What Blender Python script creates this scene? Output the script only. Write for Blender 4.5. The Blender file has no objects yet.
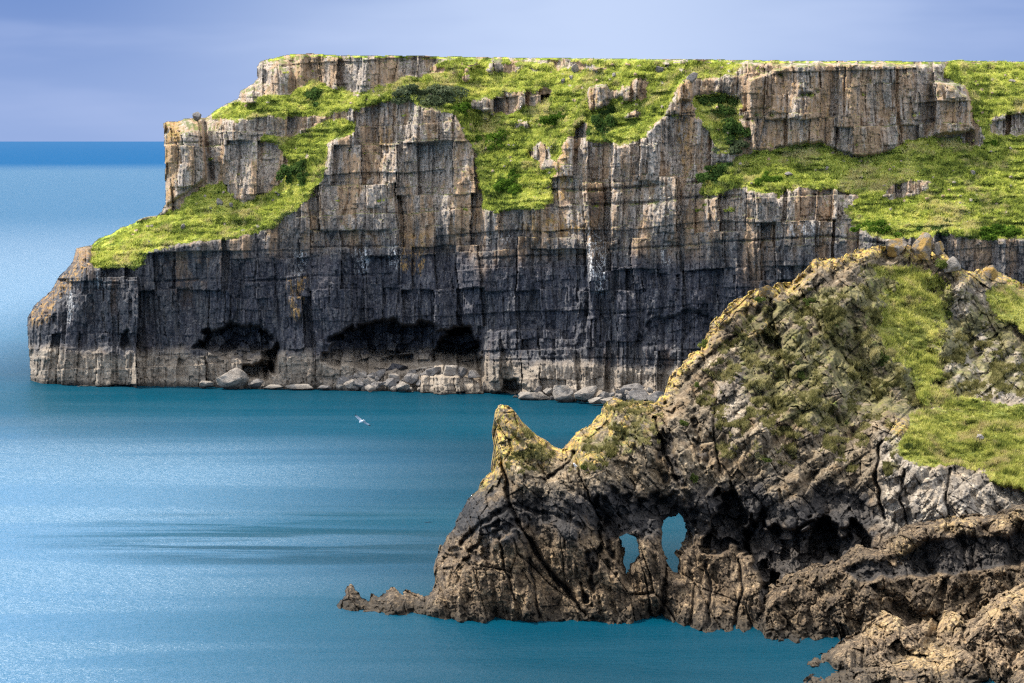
import bpy, math, random
import numpy as np

# ------------------------------------------------------------------ basics
W, HT = 1024, 683
F = 2904.0            # focal length in pixels
CAMH = 28.0           # eye height above the sea
HZ = 141.0            # picture row of the horizon
scene = bpy.context.scene
COL = scene.collection
rng = np.random.default_rng(7)
random.seed(7)

def w2(px, py, Y):
    return (px - 512.0) * Y / F, Y, CAMH - (py - HZ) * Y / F

def tag(o, label=None, cat=None, group=None, kind=None):
    if label: o['label'] = label
    if cat: o['category'] = cat
    if group: o['group'] = group
    if kind: o['kind'] = kind
    return o

def link(o):
    COL.objects.link(o)
    return o

# ------------------------------------------------------------------ noise
def _h(ix, iy, s):
    ix = ix.astype(np.int64); iy = iy.astype(np.int64)
    n = (ix * 374761393 + iy * 668265263 + s * 2147483647 + 1013904223) & 0xFFFFFFFF
    n = ((n ^ (n >> 13)) * 1274126177) & 0xFFFFFFFF
    n = ((n ^ (n >> 16)) * 2246822519) & 0xFFFFFFFF
    n = n ^ (n >> 15)
    return (n & 0xFFFFFF).astype(np.float64) / 16777216.0

def vnoise(x, y, s):
    ix = np.floor(x); iy = np.floor(y)
    fx = x - ix; fy = y - iy
    fx = fx * fx * (3 - 2 * fx); fy = fy * fy * (3 - 2 * fy)
    a = _h(ix, iy, s); b = _h(ix + 1, iy, s); c = _h(ix, iy + 1, s); d = _h(ix + 1, iy + 1, s)
    return (a + (b - a) * fx) * (1 - fy) + (c + (d - c) * fx) * fy

def fbm(x, y, s, octv=4, gain=.5):
    t = 0; a = 1; n = 0
    for k in range(octv):
        t = t + a * (vnoise(x * 2 ** k + 17.3 * k, y * 2 ** k - 9.1 * k, s + k) - .5)
        n += a; a *= gain
    return 2 * t / n          # about -1..1

def facets(x, y, s, jit=.85):
    """voronoi cells: random value, two random tilts, offset from the site, edge distance"""
    ix = np.floor(x); iy = np.floor(y)
    f1 = np.full(x.shape, 9.); f2 = np.full(x.shape, 9.)
    bx = np.zeros(x.shape); by = np.zeros(x.shape); ox = np.zeros(x.shape); oy = np.zeros(x.shape)
    for j in (-1, 0, 1):
        for i in (-1, 0, 1):
            cx = ix + i; cy = iy + j
            sx = cx + .5 + jit * (_h(cx, cy, s) - .5); sy = cy + .5 + jit * (_h(cx, cy, s + 101) - .5)
            dx = x - sx; dy = y - sy
            d = np.sqrt(dx * dx + dy * dy)
            m = d < f1
            f2 = np.where(m, f1, np.minimum(f2, d))
            f1 = np.where(m, d, f1)
            bx = np.where(m, cx, bx); by = np.where(m, cy, by)
            ox = np.where(m, dx, ox); oy = np.where(m, dy, oy)
    return _h(bx, by, s + 7), _h(bx, by, s + 13), _h(bx, by, s + 29), ox, oy, f2 - f1

def block(x, y, s, amp, tilt, crack, cw=.07):
    r, t1, t2, ox, oy, e = facets(x, y, s)
    d = (r - .5) * amp + ox * (t1 - .5) * tilt + oy * (t2 - .5) * tilt
    if crack: d = d + crack * np.clip((t1 + t2 - .75) * 2.5, 0, 1) * np.exp(-(e / cw) ** 2)
    return d

def crag(x, y, s, amp, tilt, k=.9, r=1):
    """angular rock: lower envelope of randomly tilted planes, continuous with sharp arrises"""
    ix = np.floor(x); iy = np.floor(y); o = np.full(x.shape, 99.)
    for j in range(-r, r + 1):
        for i in range(-r, r + 1):
            cx = ix + i; cy = iy + j
            dx = x - (cx + .5 + .9 * (_h(cx, cy, s) - .5)); dy = y - (cy + .5 + .9 * (_h(cx, cy, s + 101) - .5))
            v = amp * (_h(cx, cy, s + 7) - .5) + tilt * (dx * (_h(cx, cy, s + 13) - .5) + dy * (_h(cx, cy, s + 29) - .5)) + k * amp * (dx * dx + dy * dy)
            o = np.minimum(o, v)
    return o

def worley1(x, key, s, jit=.8):
    ix = np.floor(x); f1 = np.full(x.shape, 9.); f2 = np.full(x.shape, 9.); bi = np.zeros(x.shape); of = np.zeros(x.shape)
    for i in (-1, 0, 1):
        c = ix + i; dx = x - (c + .5 + jit * (_h(c, key, s) - .5)); dd = np.abs(dx); m = dd < f1
        f2 = np.where(m, f1, np.minimum(f2, dd)); f1 = np.where(m, dd, f1); bi = np.where(m, c, bi); of = np.where(m, dx, of)
    return bi, of, f2 - f1

def bricks(x, y, s, amp, tilt, crack, cw=.06, bed=.6):
    """jointed beds: rows of random height, each broken by its own upright joints"""
    r0 = np.floor(x * .23 + 40 * _h(np.floor(y * 0), np.floor(y * 0), s))       # beds shift sideways now and then
    row, oy, ey = worley1(y + .35 * _h(r0, r0 * 0, s + 3), r0, s)
    key = row * 131 + r0
    cl, ox, ex = worley1(x, key, s + 17)
    a = _h(cl, key, s + 31); t1 = _h(cl, key, s + 37); t2 = _h(cl, key, s + 41)
    d = (a - .5) * amp + ox * (t1 - .5) * tilt + oy * (t2 - .5) * tilt * .6
    if crack: d = d + crack * (np.clip((t1 + a - .6) * 2.2, 0, 1) * np.exp(-(ex / cw) ** 2) + bed * np.clip((t2 - .45) * 3, 0, 1) * np.exp(-(ey / cw) ** 2))
    return d

def inside(P, x, y):
    P = np.asarray(P, float); n = len(P)
    r = np.zeros(x.shape, bool)
    m = (x > P[:, 0].min() - 1) & (x < P[:, 0].max() + 1) & (y > P[:, 1].min() - 1) & (y < P[:, 1].max() + 1)
    xs = x[m]; ys = y[m]; q = np.zeros(xs.shape, bool)
    for i in range(n):
        x1, y1 = P[i]; x2, y2 = P[(i + 1) % n]
        if y1 == y2: continue
        q ^= ((y1 > ys) != (y2 > ys)) & (xs < (x2 - x1) * (ys - y1) / (y2 - y1) + x1)
    r[m] = q
    return r

def pdist(P, x, y, closed=False, cut=1e9):
    P = np.asarray(P, float); n = len(P)
    d = np.full(x.shape, 1e9)
    if cut < 1e8:
        m = (x > P[:, 0].min() - cut) & (x < P[:, 0].max() + cut) & (y > P[:, 1].min() - cut) & (y < P[:, 1].max() + cut)
        d[m] = pdist(P, x[m], y[m], closed)
        return d
    for i in range(n if closed else n - 1):
        a = P[i]; b = P[(i + 1) % n]; v = b - a; L = v @ v + 1e-9
        t = np.clip(((x - a[0]) * v[0] + (y - a[1]) * v[1]) / L, 0, 1)
        d = np.minimum(d, np.hypot(x - a[0] - t * v[0], y - a[1] - t * v[1]))
    return d

def blur(a, r, n=2):
    r = int(r)
    if r < 1: return a
    k = 2 * r + 1
    for _ in range(n):
        for ax in (0, 1):
            p = np.pad(a, [(r + 1, r) if i == ax else (0, 0) for i in (0, 1)], mode='edge')
            c = np.cumsum(p, axis=ax)
            a = (np.take(c, range(k, c.shape[ax]), ax) - np.take(c, range(0, c.shape[ax] - k), ax)) / k
    return a

def sstep(a, b, x):
    t = np.clip((x - a) / (b - a), 0, 1)
    return t * t * (3 - 2 * t)

def upsample(c, cx, cy, X, Y):
    fx = np.clip(np.interp(X, cx, np.arange(len(cx))), 0, len(cx) - 1.001)
    fy = np.clip(np.interp(Y, cy, np.arange(len(cy))), 0, len(cy) - 1.001)
    ix = fx.astype(int); iy = fy.astype(int); tx = fx - ix; ty = fy - iy
    return ((c[iy, ix] * (1 - tx) + c[iy, ix + 1] * tx) * (1 - ty) + (c[iy + 1, ix] * (1 - tx) + c[iy + 1, ix + 1] * tx) * ty)

# ------------------------------------------------------------------ relief solid
def make_mesh(name, V, Q, mat, attrs=None, smooth=False):
    """V (n,3), Q list of arrays (m,k) of equal-length polygons"""
    me = bpy.data.meshes.new(name)
    if not isinstance(Q, list): Q = [Q]
    me.vertices.add(len(V)); me.vertices.foreach_set('co', np.asarray(V, np.float32).ravel())
    nl = sum(q.size for q in Q); npol = sum(len(q) for q in Q)
    me.loops.add(nl); me.polygons.add(npol)
    me.loops.foreach_set('vertex_index', np.concatenate([q.ravel() for q in Q]).astype(np.int32))
    tot = np.concatenate([np.full(len(q), q.shape[1]) for q in Q])
    st = np.concatenate([[0], np.cumsum(tot)[:-1]])
    me.polygons.foreach_set('loop_start', st.astype(np.int32))
    me.polygons.foreach_set('loop_total', tot.astype(np.int32))
    me.update(calc_edges=True)
    if smooth: me.polygons.foreach_set('use_smooth', np.ones(npol, bool))
    for k, a in (attrs or {}).items():
        at = me.attributes.new(k, 'FLOAT', 'POINT')
        at.data.foreach_set('value', np.asarray(a, np.float32).ravel())
    me.materials.append(mat)
    o = bpy.data.objects.new(name, me)
    return link(o)

def relief(name, X, Y, keep, D, mat, attrs, rim, cap=None):
    """X,Y: pixel grids, keep: vertex mask, D: distance.  rim(px,py,i)->list of (dY,dZ) chains, closing back"""
    ny, nx = X.shape
    c = keep[:-1, :-1] & keep[1:, :-1] & keep[:-1, 1:] & keep[1:, 1:]
    used = np.zeros(X.shape, bool)
    used[:-1, :-1] |= c; used[1:, :-1] |= c; used[:-1, 1:] |= c; used[1:, 1:] |= c
    idx = np.full(X.shape, -1, np.int64); idx[used] = np.arange(used.sum())
    wx, wy, wz = w2(X[used], Y[used], D[used])
    V = np.stack([wx, wy, wz], 1)
    A, B, C_, E = idx[:-1, :-1][c], idx[1:, :-1][c], idx[1:, 1:][c], idx[:-1, 1:][c]
    quads = [np.stack([A, B, C_, E], 1)]
    cp = np.pad(c, 1)
    def bedge(nei, a, b):
        m = c & ~nei
        return np.stack([a[m], b[m]], 1)
    ed = np.concatenate([
        bedge(cp[:-2, 1:-1], idx[:-1, 1:], idx[:-1, :-1]),     # top   E->A
        bedge(cp[2:, 1:-1], idx[1:, :-1], idx[1:, 1:]),        # bottom B->C
        bedge(cp[1:-1, :-2], idx[:-1, :-1], idx[1:, :-1]),     # left  A->B
        bedge(cp[1:-1, 2:], idx[1:, 1:], idx[:-1, 1:])])       # right C->E
    bv = np.unique(ed)
    loc = np.full(len(V), -1, np.int64); loc[bv] = np.arange(len(bv))
    bpx = X[used][bv]; bpy_ = Y[used][bv]
    offs = rim(bpx, bpy_, V[bv])                                # list of (n,3) offsets
    prev = bv
    Vs = [V]; base = len(V)
    avals = {k: [a[used]] for k, a in attrs.items()}
    for of in offs:
        nv = V[bv] + of
        cur = base + np.arange(len(bv)); base += len(bv)
        Vs.append(nv)
        for k in avals: avals[k].append(avals[k][0][bv])
        quads.append(np.stack([prev[loc[ed[:, 0]]], cur[loc[ed[:, 0]]], cur[loc[ed[:, 1]]], prev[loc[ed[:, 1]]]], 1)[:, ::-1])
        prev = cur
    if cap is not None:                                          # back sheet: same cells, reversed
        bo = cap(X[used], Y[used], V)
        nb = base + np.arange(len(V))
        Vb = bo.copy(); Vb[bv] = Vs[-1]
        Vs.append(Vb)
        for k in avals: avals[k].append(avals[k][0])
        quads.append(nb[quads[0]][:, ::-1])
    return make_mesh(name, np.concatenate(Vs), quads, mat, {k: np.concatenate(v) for k, v in avals.items()})

# ------------------------------------------------------------------ node helper
class NT:
    def __init__(s, name):
        s.m = bpy.data.materials.new(name); s.m.use_nodes = True
        s.t = s.m.node_tree; s.t.nodes.clear(); s.out = s.t.nodes.new('ShaderNodeOutputMaterial')
    def n(s, kind, inp=None, **kw):
        nd = s.t.nodes.new('ShaderNode' + kind)
        for k, v in kw.items(): setattr(nd, k, v)
        for k, v in (inp or {}).items():
            so = nd.inputs[k]
            if hasattr(v, 'is_output'): s.t.links.new(v, so)
            else: so.default_value = v
        return nd
    def geo(s): return s.n('NewGeometry').outputs['Position']
    def mapping(s, vec, scale=(1, 1, 1), rot=(0, 0, 0)):
        return s.n('Mapping', {'Vector': vec, 'Scale': scale, 'Rotation': rot}).outputs[0]
    def noise(s, vec, scale, detail=4, rough=.55, dist=0):
        return s.n('TexNoise', {'Vector': vec, 'Scale': scale, 'Detail': detail, 'Roughness': rough, 'Distortion': dist}).outputs['Fac']
    def attr(s, name): return s.n('Attribute', attribute_name=name).outputs['Fac']
    def math(s, op, a, b=0., c=0., clamp=False):
        nd = s.n('Math', {0: a, 1: b, 2: c}, operation=op); nd.use_clamp = clamp
        return nd.outputs[0]
    def maprange(s, v, a, b, c=0., d=1.):
        return s.n('MapRange', {'Value': v, 'From Min': a, 'From Max': b, 'To Min': c, 'To Max': d}, interpolation_type='SMOOTHSTEP').outputs[0]
    def ramp(s, fac, stops):
        nd = s.n('ValToRGB', {'Fac': fac}); e = nd.color_ramp.elements
        while len(e) < len(stops): e.new(.5)
        for el, (p, c) in zip(e, stops):
            el.position = p; el.color = (*c, 1)
        return nd.outputs['Color']
    def mix(s, fac, a, b, mode='MIX'):
        nd = s.n('Mix', data_type='RGBA', blend_type=mode)
        for i, v in ((0, fac), (6, a), (7, b)):
            so = nd.inputs[i]
            if hasattr(v, 'is_output'): s.t.links.new(v, so)
            else: so.default_value = v if i == 0 else (*v, 1)
        return nd.outputs[2]
    def bump(s, h, strength, dist, normal=None):
        d = {'Height': h, 'Strength': strength, 'Distance': dist}
        if normal is not None: d['Normal'] = normal
        return s.n('Bump', d).outputs[0]
    def surf(s, sh):
        s.t.links.new(sh, s.out.inputs['Surface']); return s.m

# ------------------------------------------------------------------ materials
def cliff_material():
    t = NT('cliff_limestone'); p = t.geo(); z = t.n('SeparateXYZ', {0: p}).outputs[2]
    ps = t.mapping(p, (1, 1, .11))
    n1 = t.noise(ps, 2.7, 7, .72); n2 = t.noise(ps, .42, 5, .65); n3 = t.noise(p, 4.6, 6, .72); nb = t.noise(t.mapping(p, (.12, .12, 1)), 1.6, 4, .6)
    v = t.math('ADD', t.math('MULTIPLY', n1, .6), t.math('MULTIPLY', n3, .4))
    up = t.ramp(v, [(.37, (.085, .068, .055)), (.45, (.23, .192, .162)), (.53, (.39, .335, .29)), (.64, (.58, .52, .46))])
    up = t.mix(t.maprange(n2, .45, .60, 0, .75), up, (.37, .235, .13))
    up = t.mix(1., up, (1.06, 1.02, .96), 'MULTIPLY')
    dk = t.ramp(v, [(.38, (.018, .02, .026)), (.47, (.05, .05, .058)), (.54, (.105, .10, .10)), (.65, (.25, .23, .215))])
    dk = t.mix(t.maprange(n2, .52, .66, 0, .6), dk, (.17, .105, .065))
    td = t.ramp(t.math('ADD', t.math('MULTIPLY', n3, .5), t.math('MULTIPLY', nb, .5)), [(.32, (.11, .085, .064)), (.5, (.28, .228, .176)), (.68, (.42, .355, .28))])
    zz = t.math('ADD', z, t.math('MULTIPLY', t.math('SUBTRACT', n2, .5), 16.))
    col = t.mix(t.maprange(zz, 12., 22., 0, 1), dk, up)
    z2 = t.math('ADD', z, t.math('MULTIPLY', t.math('SUBTRACT', t.noise(ps, .3, 3), .5), 3.5))
    col = t.mix(t.maprange(z2, 3.0, 4.6, 0, 1), td, col)
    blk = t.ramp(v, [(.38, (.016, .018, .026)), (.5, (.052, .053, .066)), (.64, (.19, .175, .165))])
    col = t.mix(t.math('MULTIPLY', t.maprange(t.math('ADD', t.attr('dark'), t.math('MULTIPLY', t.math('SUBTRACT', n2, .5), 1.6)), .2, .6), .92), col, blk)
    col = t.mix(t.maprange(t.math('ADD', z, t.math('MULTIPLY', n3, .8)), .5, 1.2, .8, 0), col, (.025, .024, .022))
    lm = t.math('MULTIPLY', t.maprange(t.attr('lichen'), .05, .5), t.maprange(t.math('ADD', t.noise(t.mapping(p, (1, 1, .5)), 1.9, 6, .7), t.math('MULTIPLY', t.attr('lichen'), .15)), .58, .73, 0, .88))
    col = t.mix(lm, col, (.38, .225, .08))
    wm = t.math('MULTIPLY', t.attr('white'), t.maprange(v, .49, .58))
    col = t.mix(wm, col, (.72, .71, .69))
    gr = t.ramp(t.noise(p, .9, 5, .6), [(.38, (.06, .10, .012)), (.5, (.26, .32, .035)), (.62, (.46, .46, .08))])
    gm = t.maprange(t.math('ADD', t.attr('grass'), t.math('MULTIPLY', t.math('SUBTRACT', n3, .5), .9)), .32, .62)
    col = t.mix(gm, col, gr)
    # small mossy growth on ledges of the upper rock
    up_z = t.n('SeparateXYZ', {0: t.n('NewGeometry').outputs['True Normal']}).outputs[2]
    ms = t.math('MULTIPLY', t.maprange(up_z, .45, .8), t.math('MULTIPLY', t.maprange(z, 14, 20), t.maprange(t.noise(p, .8, 3), .42, .58)))
    col = t.mix(t.math('MULTIPLY', ms, .8), col, (.10, .13, .025))
    h = t.math('ADD', t.math('MULTIPLY', n1, .6), t.noise(p, 7, 4, .65))
    b = t.n('BsdfPrincipled', {'Base Color': col, 'Roughness': .9, 'Specular IOR Level': .2, 'Normal': t.bump(h, .8, .25)})
    return t.surf(b.outputs[0])

def shore_material(name, mossy=1., zt=4.2, tone=1., lic=None):
    t = NT(name); p = t.geo(); z = t.n('SeparateXYZ', {0: p}).outputs[2]
    pr = t.mapping(p, (1, 1, .45), (0, .5, 0))
    n1 = t.noise(pr, 1.1, 6, .65); n2 = t.noise(p, .35, 4, .6); n3 = t.noise(p, 4.5, 6, .7); n4 = t.noise(p, 14, 4, .7)
    v = t.math('ADD', t.math('MULTIPLY', n1, .45), t.math('MULTIPLY', n3, .55))
    up = t.ramp(v, [(.38, (.036, .028, .018)), (.46, (.105, .082, .053)), (.535, (.19, .152, .107)), (.63, (.39, .33, .25))])
    up = t.mix(t.maprange(n2, .46, .62, 0, .5), up, (.17, .115, .065))
    pl = t.ramp(v, [(.38, (.09, .077, .064)), (.5, (.28, .245, .208)), (.63, (.52, .475, .42))])
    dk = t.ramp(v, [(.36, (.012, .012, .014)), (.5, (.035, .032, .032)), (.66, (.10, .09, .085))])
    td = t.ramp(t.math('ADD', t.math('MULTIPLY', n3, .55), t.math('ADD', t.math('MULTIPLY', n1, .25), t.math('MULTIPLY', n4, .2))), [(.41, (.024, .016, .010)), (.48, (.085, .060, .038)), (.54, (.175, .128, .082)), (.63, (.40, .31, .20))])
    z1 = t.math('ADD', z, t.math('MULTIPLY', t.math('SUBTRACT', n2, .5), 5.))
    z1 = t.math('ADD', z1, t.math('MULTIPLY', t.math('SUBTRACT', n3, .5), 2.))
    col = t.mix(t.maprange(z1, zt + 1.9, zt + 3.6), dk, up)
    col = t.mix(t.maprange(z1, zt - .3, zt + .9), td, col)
    col = t.mix(t.math('MULTIPLY', t.attr('pale'), .8), col, pl)
    col = t.mix(1., col, t.ramp(t.noise(p, .75, 5, .6), [(.36, (.55, .53, .52)), (.5, (.95, .93, .90)), (.64, (1.3, 1.22, 1.1))]), 'MULTIPLY')
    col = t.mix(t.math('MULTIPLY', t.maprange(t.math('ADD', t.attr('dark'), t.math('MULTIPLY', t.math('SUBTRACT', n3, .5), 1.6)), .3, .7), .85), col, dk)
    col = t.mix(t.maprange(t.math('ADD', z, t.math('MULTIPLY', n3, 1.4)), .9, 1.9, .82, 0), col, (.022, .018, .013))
    if mossy:
        mm = t.maprange(t.math('ADD', t.attr('moss'), t.math('MULTIPLY', t.math('SUBTRACT', t.noise(p, .7, 6, .65), .5), 1.5)), .42, .66)
        mc = t.ramp(t.noise(p, 1.3, 6, .65), [(.36, (.045, .045, .015)), (.47, (.105, .098, .034)), (.56, (.20, .17, .07)), (.66, (.14, .17, .03))])
        col = t.mix(t.math('MULTIPLY', mm, .85), col, mc)
    if tone != 1.: col = t.mix(1., col, (tone, tone * .99, tone * .96), 'MULTIPLY')
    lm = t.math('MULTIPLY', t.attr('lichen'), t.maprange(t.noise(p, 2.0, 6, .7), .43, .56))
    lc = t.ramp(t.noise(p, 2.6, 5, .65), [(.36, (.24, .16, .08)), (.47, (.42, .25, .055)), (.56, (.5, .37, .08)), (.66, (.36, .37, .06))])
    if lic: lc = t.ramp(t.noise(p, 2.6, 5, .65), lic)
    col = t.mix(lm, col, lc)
    gr = t.ramp(t.noise(p, 1.1, 5, .6), [(.32, (.075, .09, .018)), (.5, (.18, .20, .035)), (.66, (.30, .28, .07))])
    gm = t.maprange(t.math('ADD', t.attr('grass'), t.math('MULTIPLY', t.math('SUBTRACT', n3, .5), .9)), .32, .62)
    col = t.mix(gm, col, gr)
    h = t.math('ADD', t.math('MULTIPLY', n3, .7), t.math('MULTIPLY', n4, .4))
    b = t.n('BsdfPrincipled', {'Base Color': col, 'Roughness': .88, 'Specular IOR Level': .25, 'Normal': t.bump(h, .75, .16)})
    return t.surf(b.outputs[0])

def leaf_material(name, dark, mid, light, trans=.35, scale=.9, straw=None):
    t = NT(name); p = t.geo(); v = t.attr('tone')
    n = t.math('ADD', t.math('MULTIPLY', t.noise(p, scale, 4, .6), .5), t.math('MULTIPLY', t.noise(p, scale * .17, 4, .6), .5))
    f = t.math('ADD', t.math('MULTIPLY', t.math('SUBTRACT', n, .5), 1.3), t.math('ADD', .42, t.math('MULTIPLY', v, .18)))
    c = t.ramp(f, [(.36, dark), (.53, mid), (.72, light)])
    if straw: c = t.mix(t.maprange(t.noise(p, scale * .3, 6, .7), .50, .64, 0, .8), c, straw)
    d = t.n('BsdfDiffuse', {'Color': c}).outputs[0]; tr = t.n('BsdfTranslucent', {'Color': c}).outputs[0]
    return t.surf(t.n('MixShader', {0: trans, 1: d, 2: tr}).outputs[0])

def boulder_material(name, c0, c1, c2, lich=None):
    t = NT(name); p = t.geo(); n = t.noise(p, 1.8, 6, .65); n2 = t.noise(p, 8, 5, .7)
    z = t.n('SeparateXYZ', {0: p}).outputs[2]
    v = t.math('ADD', t.math('MULTIPLY', n, .6), t.math('MULTIPLY', n2, .4))
    c = t.ramp(v, [(.34, c0), (.5, c1), (.66, c2)])
    if lich: c = t.mix(t.maprange(t.noise(p, 1.6, 5, .6), .42, .58), c, lich)
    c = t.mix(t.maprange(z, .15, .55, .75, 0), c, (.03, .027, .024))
    b = t.n('BsdfPrincipled', {'Base Color': c, 'Roughness': .9, 'Specular IOR Level': .2, 'Normal': t.bump(n2, 1., .25)})
    return t.surf(b.outputs[0])

def sea_material():
    t = NT('sea_water'); p = t.geo()
    xy = t.mapping(p, (1, 1, 0))
    big = t.noise(t.mapping(p, (.010, .022, 0)), 1., 3, .5)
    streak = t.noise(t.mapping(p, (.018, .085, 0)), 1., 4, .55, .4)
    dist = t.n('VectorMath', {0: p}, operation='LENGTH').outputs['Value']
    calm = t.math('ADD', .5, t.math('MULTIPLY', t.math('SUBTRACT', t.maprange(streak, .40, .60), .5), t.maprange(dist, 420, 300)))
    w1 = t.noise(t.mapping(p, (.22, .55, 0)), 1., 3, .5)
    w2_ = t.noise(t.mapping(p, (1.0, 1.9, 0)), 1., 4, .6)
    w3 = t.noise(t.mapping(p, (3.6, 5.5, 0)), 1., 3, .6)
    h = t.math('ADD', t.math('MULTIPLY', w1, .42), t.math('ADD', t.math('MULTIPLY', w2_, .36), t.math('MULTIPLY', w3, .14)))
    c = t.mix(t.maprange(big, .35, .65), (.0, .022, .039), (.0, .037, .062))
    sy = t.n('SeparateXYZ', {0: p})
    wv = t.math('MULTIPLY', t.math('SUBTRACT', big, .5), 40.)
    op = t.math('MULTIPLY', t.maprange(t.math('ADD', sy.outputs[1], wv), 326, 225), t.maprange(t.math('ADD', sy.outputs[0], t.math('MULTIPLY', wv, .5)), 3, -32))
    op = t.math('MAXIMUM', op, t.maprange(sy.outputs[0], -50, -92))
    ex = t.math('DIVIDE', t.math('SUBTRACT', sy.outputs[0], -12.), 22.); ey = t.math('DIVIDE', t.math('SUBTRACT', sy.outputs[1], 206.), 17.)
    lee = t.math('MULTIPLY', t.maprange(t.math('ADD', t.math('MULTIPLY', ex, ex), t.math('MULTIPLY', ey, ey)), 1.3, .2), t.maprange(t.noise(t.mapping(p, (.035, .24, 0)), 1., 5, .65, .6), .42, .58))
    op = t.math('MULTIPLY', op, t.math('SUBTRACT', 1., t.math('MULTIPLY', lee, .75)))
    c = t.mix(op, c, (.006, .072, .142))  # body colour stays darker by cliffs and arch, painting in their reflection
    far = t.maprange(dist, 330, 850)
    c = t.mix(far, c, (.011, .066, .136))
    far2 = t.maprange(t.math('ADD', dist, t.math('MULTIPLY', t.noise(t.mapping(p, (.002, .0006, 0)), 1., 3), 900)), 2900, 4300)
    c = t.mix(far2, c, (.004, .056, .145))
    st = t.math('ADD', .52, t.math('MULTIPLY', calm, .22))
    nb = t.bump(h, t.math('MULTIPLY', st, t.math('ADD', .60, t.math('MULTIPLY', op, .40))), 2.1)
    cap = t.noise(t.mapping(p, (.10, .05, 0)), 1., 5, .7)
    c = t.mix(t.math('MULTIPLY', t.maprange(cap, .74, .78), t.maprange(dist, 360, 500)), c, (.75, .8, .82))
    rgh = t.math('ADD', t.math('ADD', .16, t.math('MULTIPLY', op, .14)), t.math('ADD', t.math('MULTIPLY', calm, .08), t.math('MULTIPLY', far, .2)))
    fr = t.n('Fresnel', {'IOR': 1.34, 'Normal': nb}).outputs[0]
    cap_ = t.math('ADD', .19, t.math('MULTIPLY', op, .30))
    cap_ = t.math('ADD', cap_, t.math('MULTIPLY', t.math('SUBTRACT', .12, cap_), t.maprange(dist, 340, 1150)))
    cap_ = t.math('SUBTRACT', cap_, t.math('MULTIPLY', far2, .095))
    fr = t.math('MULTIPLY', cap_, t.maprange(fr, .06, .70, .10, 1.0))
    di = t.n('BsdfDiffuse', {'Color': c}).outputs[0]
    gl = t.n('BsdfGlossy', {'Color': (.93, .98, 1, 1), 'Roughness': rgh, 'Normal': nb}).outputs[0]
    b = t.n('MixShader', {0: fr, 1: di, 2: gl})
    return t.surf(b.outputs[0])

M_cliff = cliff_material()
M_shore = shore_material('headland_rock', 1., 4.2, .9)
TAN = [(.36, (.20, .13, .065)), (.5, (.40, .27, .12)), (.64, (.55, .42, .23))]  # ramp for the sunlit gold painted on shelf and shore crests
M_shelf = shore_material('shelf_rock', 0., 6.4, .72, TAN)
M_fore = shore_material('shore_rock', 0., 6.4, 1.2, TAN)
M_grass_far = leaf_material('cliff_grass', (.12, .155, .032), (.41, .45, .08), (.74, .70, .20), straw=(.58, .49, .22))
M_grass_near = leaf_material('headland_grass', (.10, .125, .025), (.37, .375, .08), (.64, .58, .19), scale=1.3, straw=(.44, .35, .17))
M_bush_dark = leaf_material('dark_ivy_leaves', (.028, .05, .014), (.065, .115, .028), (.14, .20, .05))
M_bush_grey = leaf_material('grey_scrub_leaves', (.05, .065, .03), (.10, .125, .06), (.18, .20, .11))
M_bush_mid = leaf_material('green_scrub_leaves', (.04, .08, .012), (.10, .17, .02), (.19, .27, .04))
M_b_pale = boulder_material('pale_boulder', (.12, .10, .085), (.29, .25, .21), (.42, .37, .315))
M_b_grey = boulder_material('grey_boulder', (.08, .07, .062), (.19, .17, .155), (.30, .27, .245))
M_b_dark = boulder_material('dark_boulder', (.02, .02, .024), (.055, .053, .058), (.12, .11, .11))
M_b_gold = boulder_material('lichen_boulder', (.09, .07, .05), (.20, .165, .13), (.30, .26, .22), (.36, .22, .065))
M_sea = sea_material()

# ------------------------------------------------------------------ far cliff
WL = np.array([[0, 383], [28, 383], [150, 386], [300, 388], [480, 392], [560, 398], [640, 404], [760, 408], [900, 412], [1024, 414], [1500, 420]], float)
def far_base(x):
    return CAMH * F / (np.interp(x, WL[:, 0], WL[:, 1]) - HZ)

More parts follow.
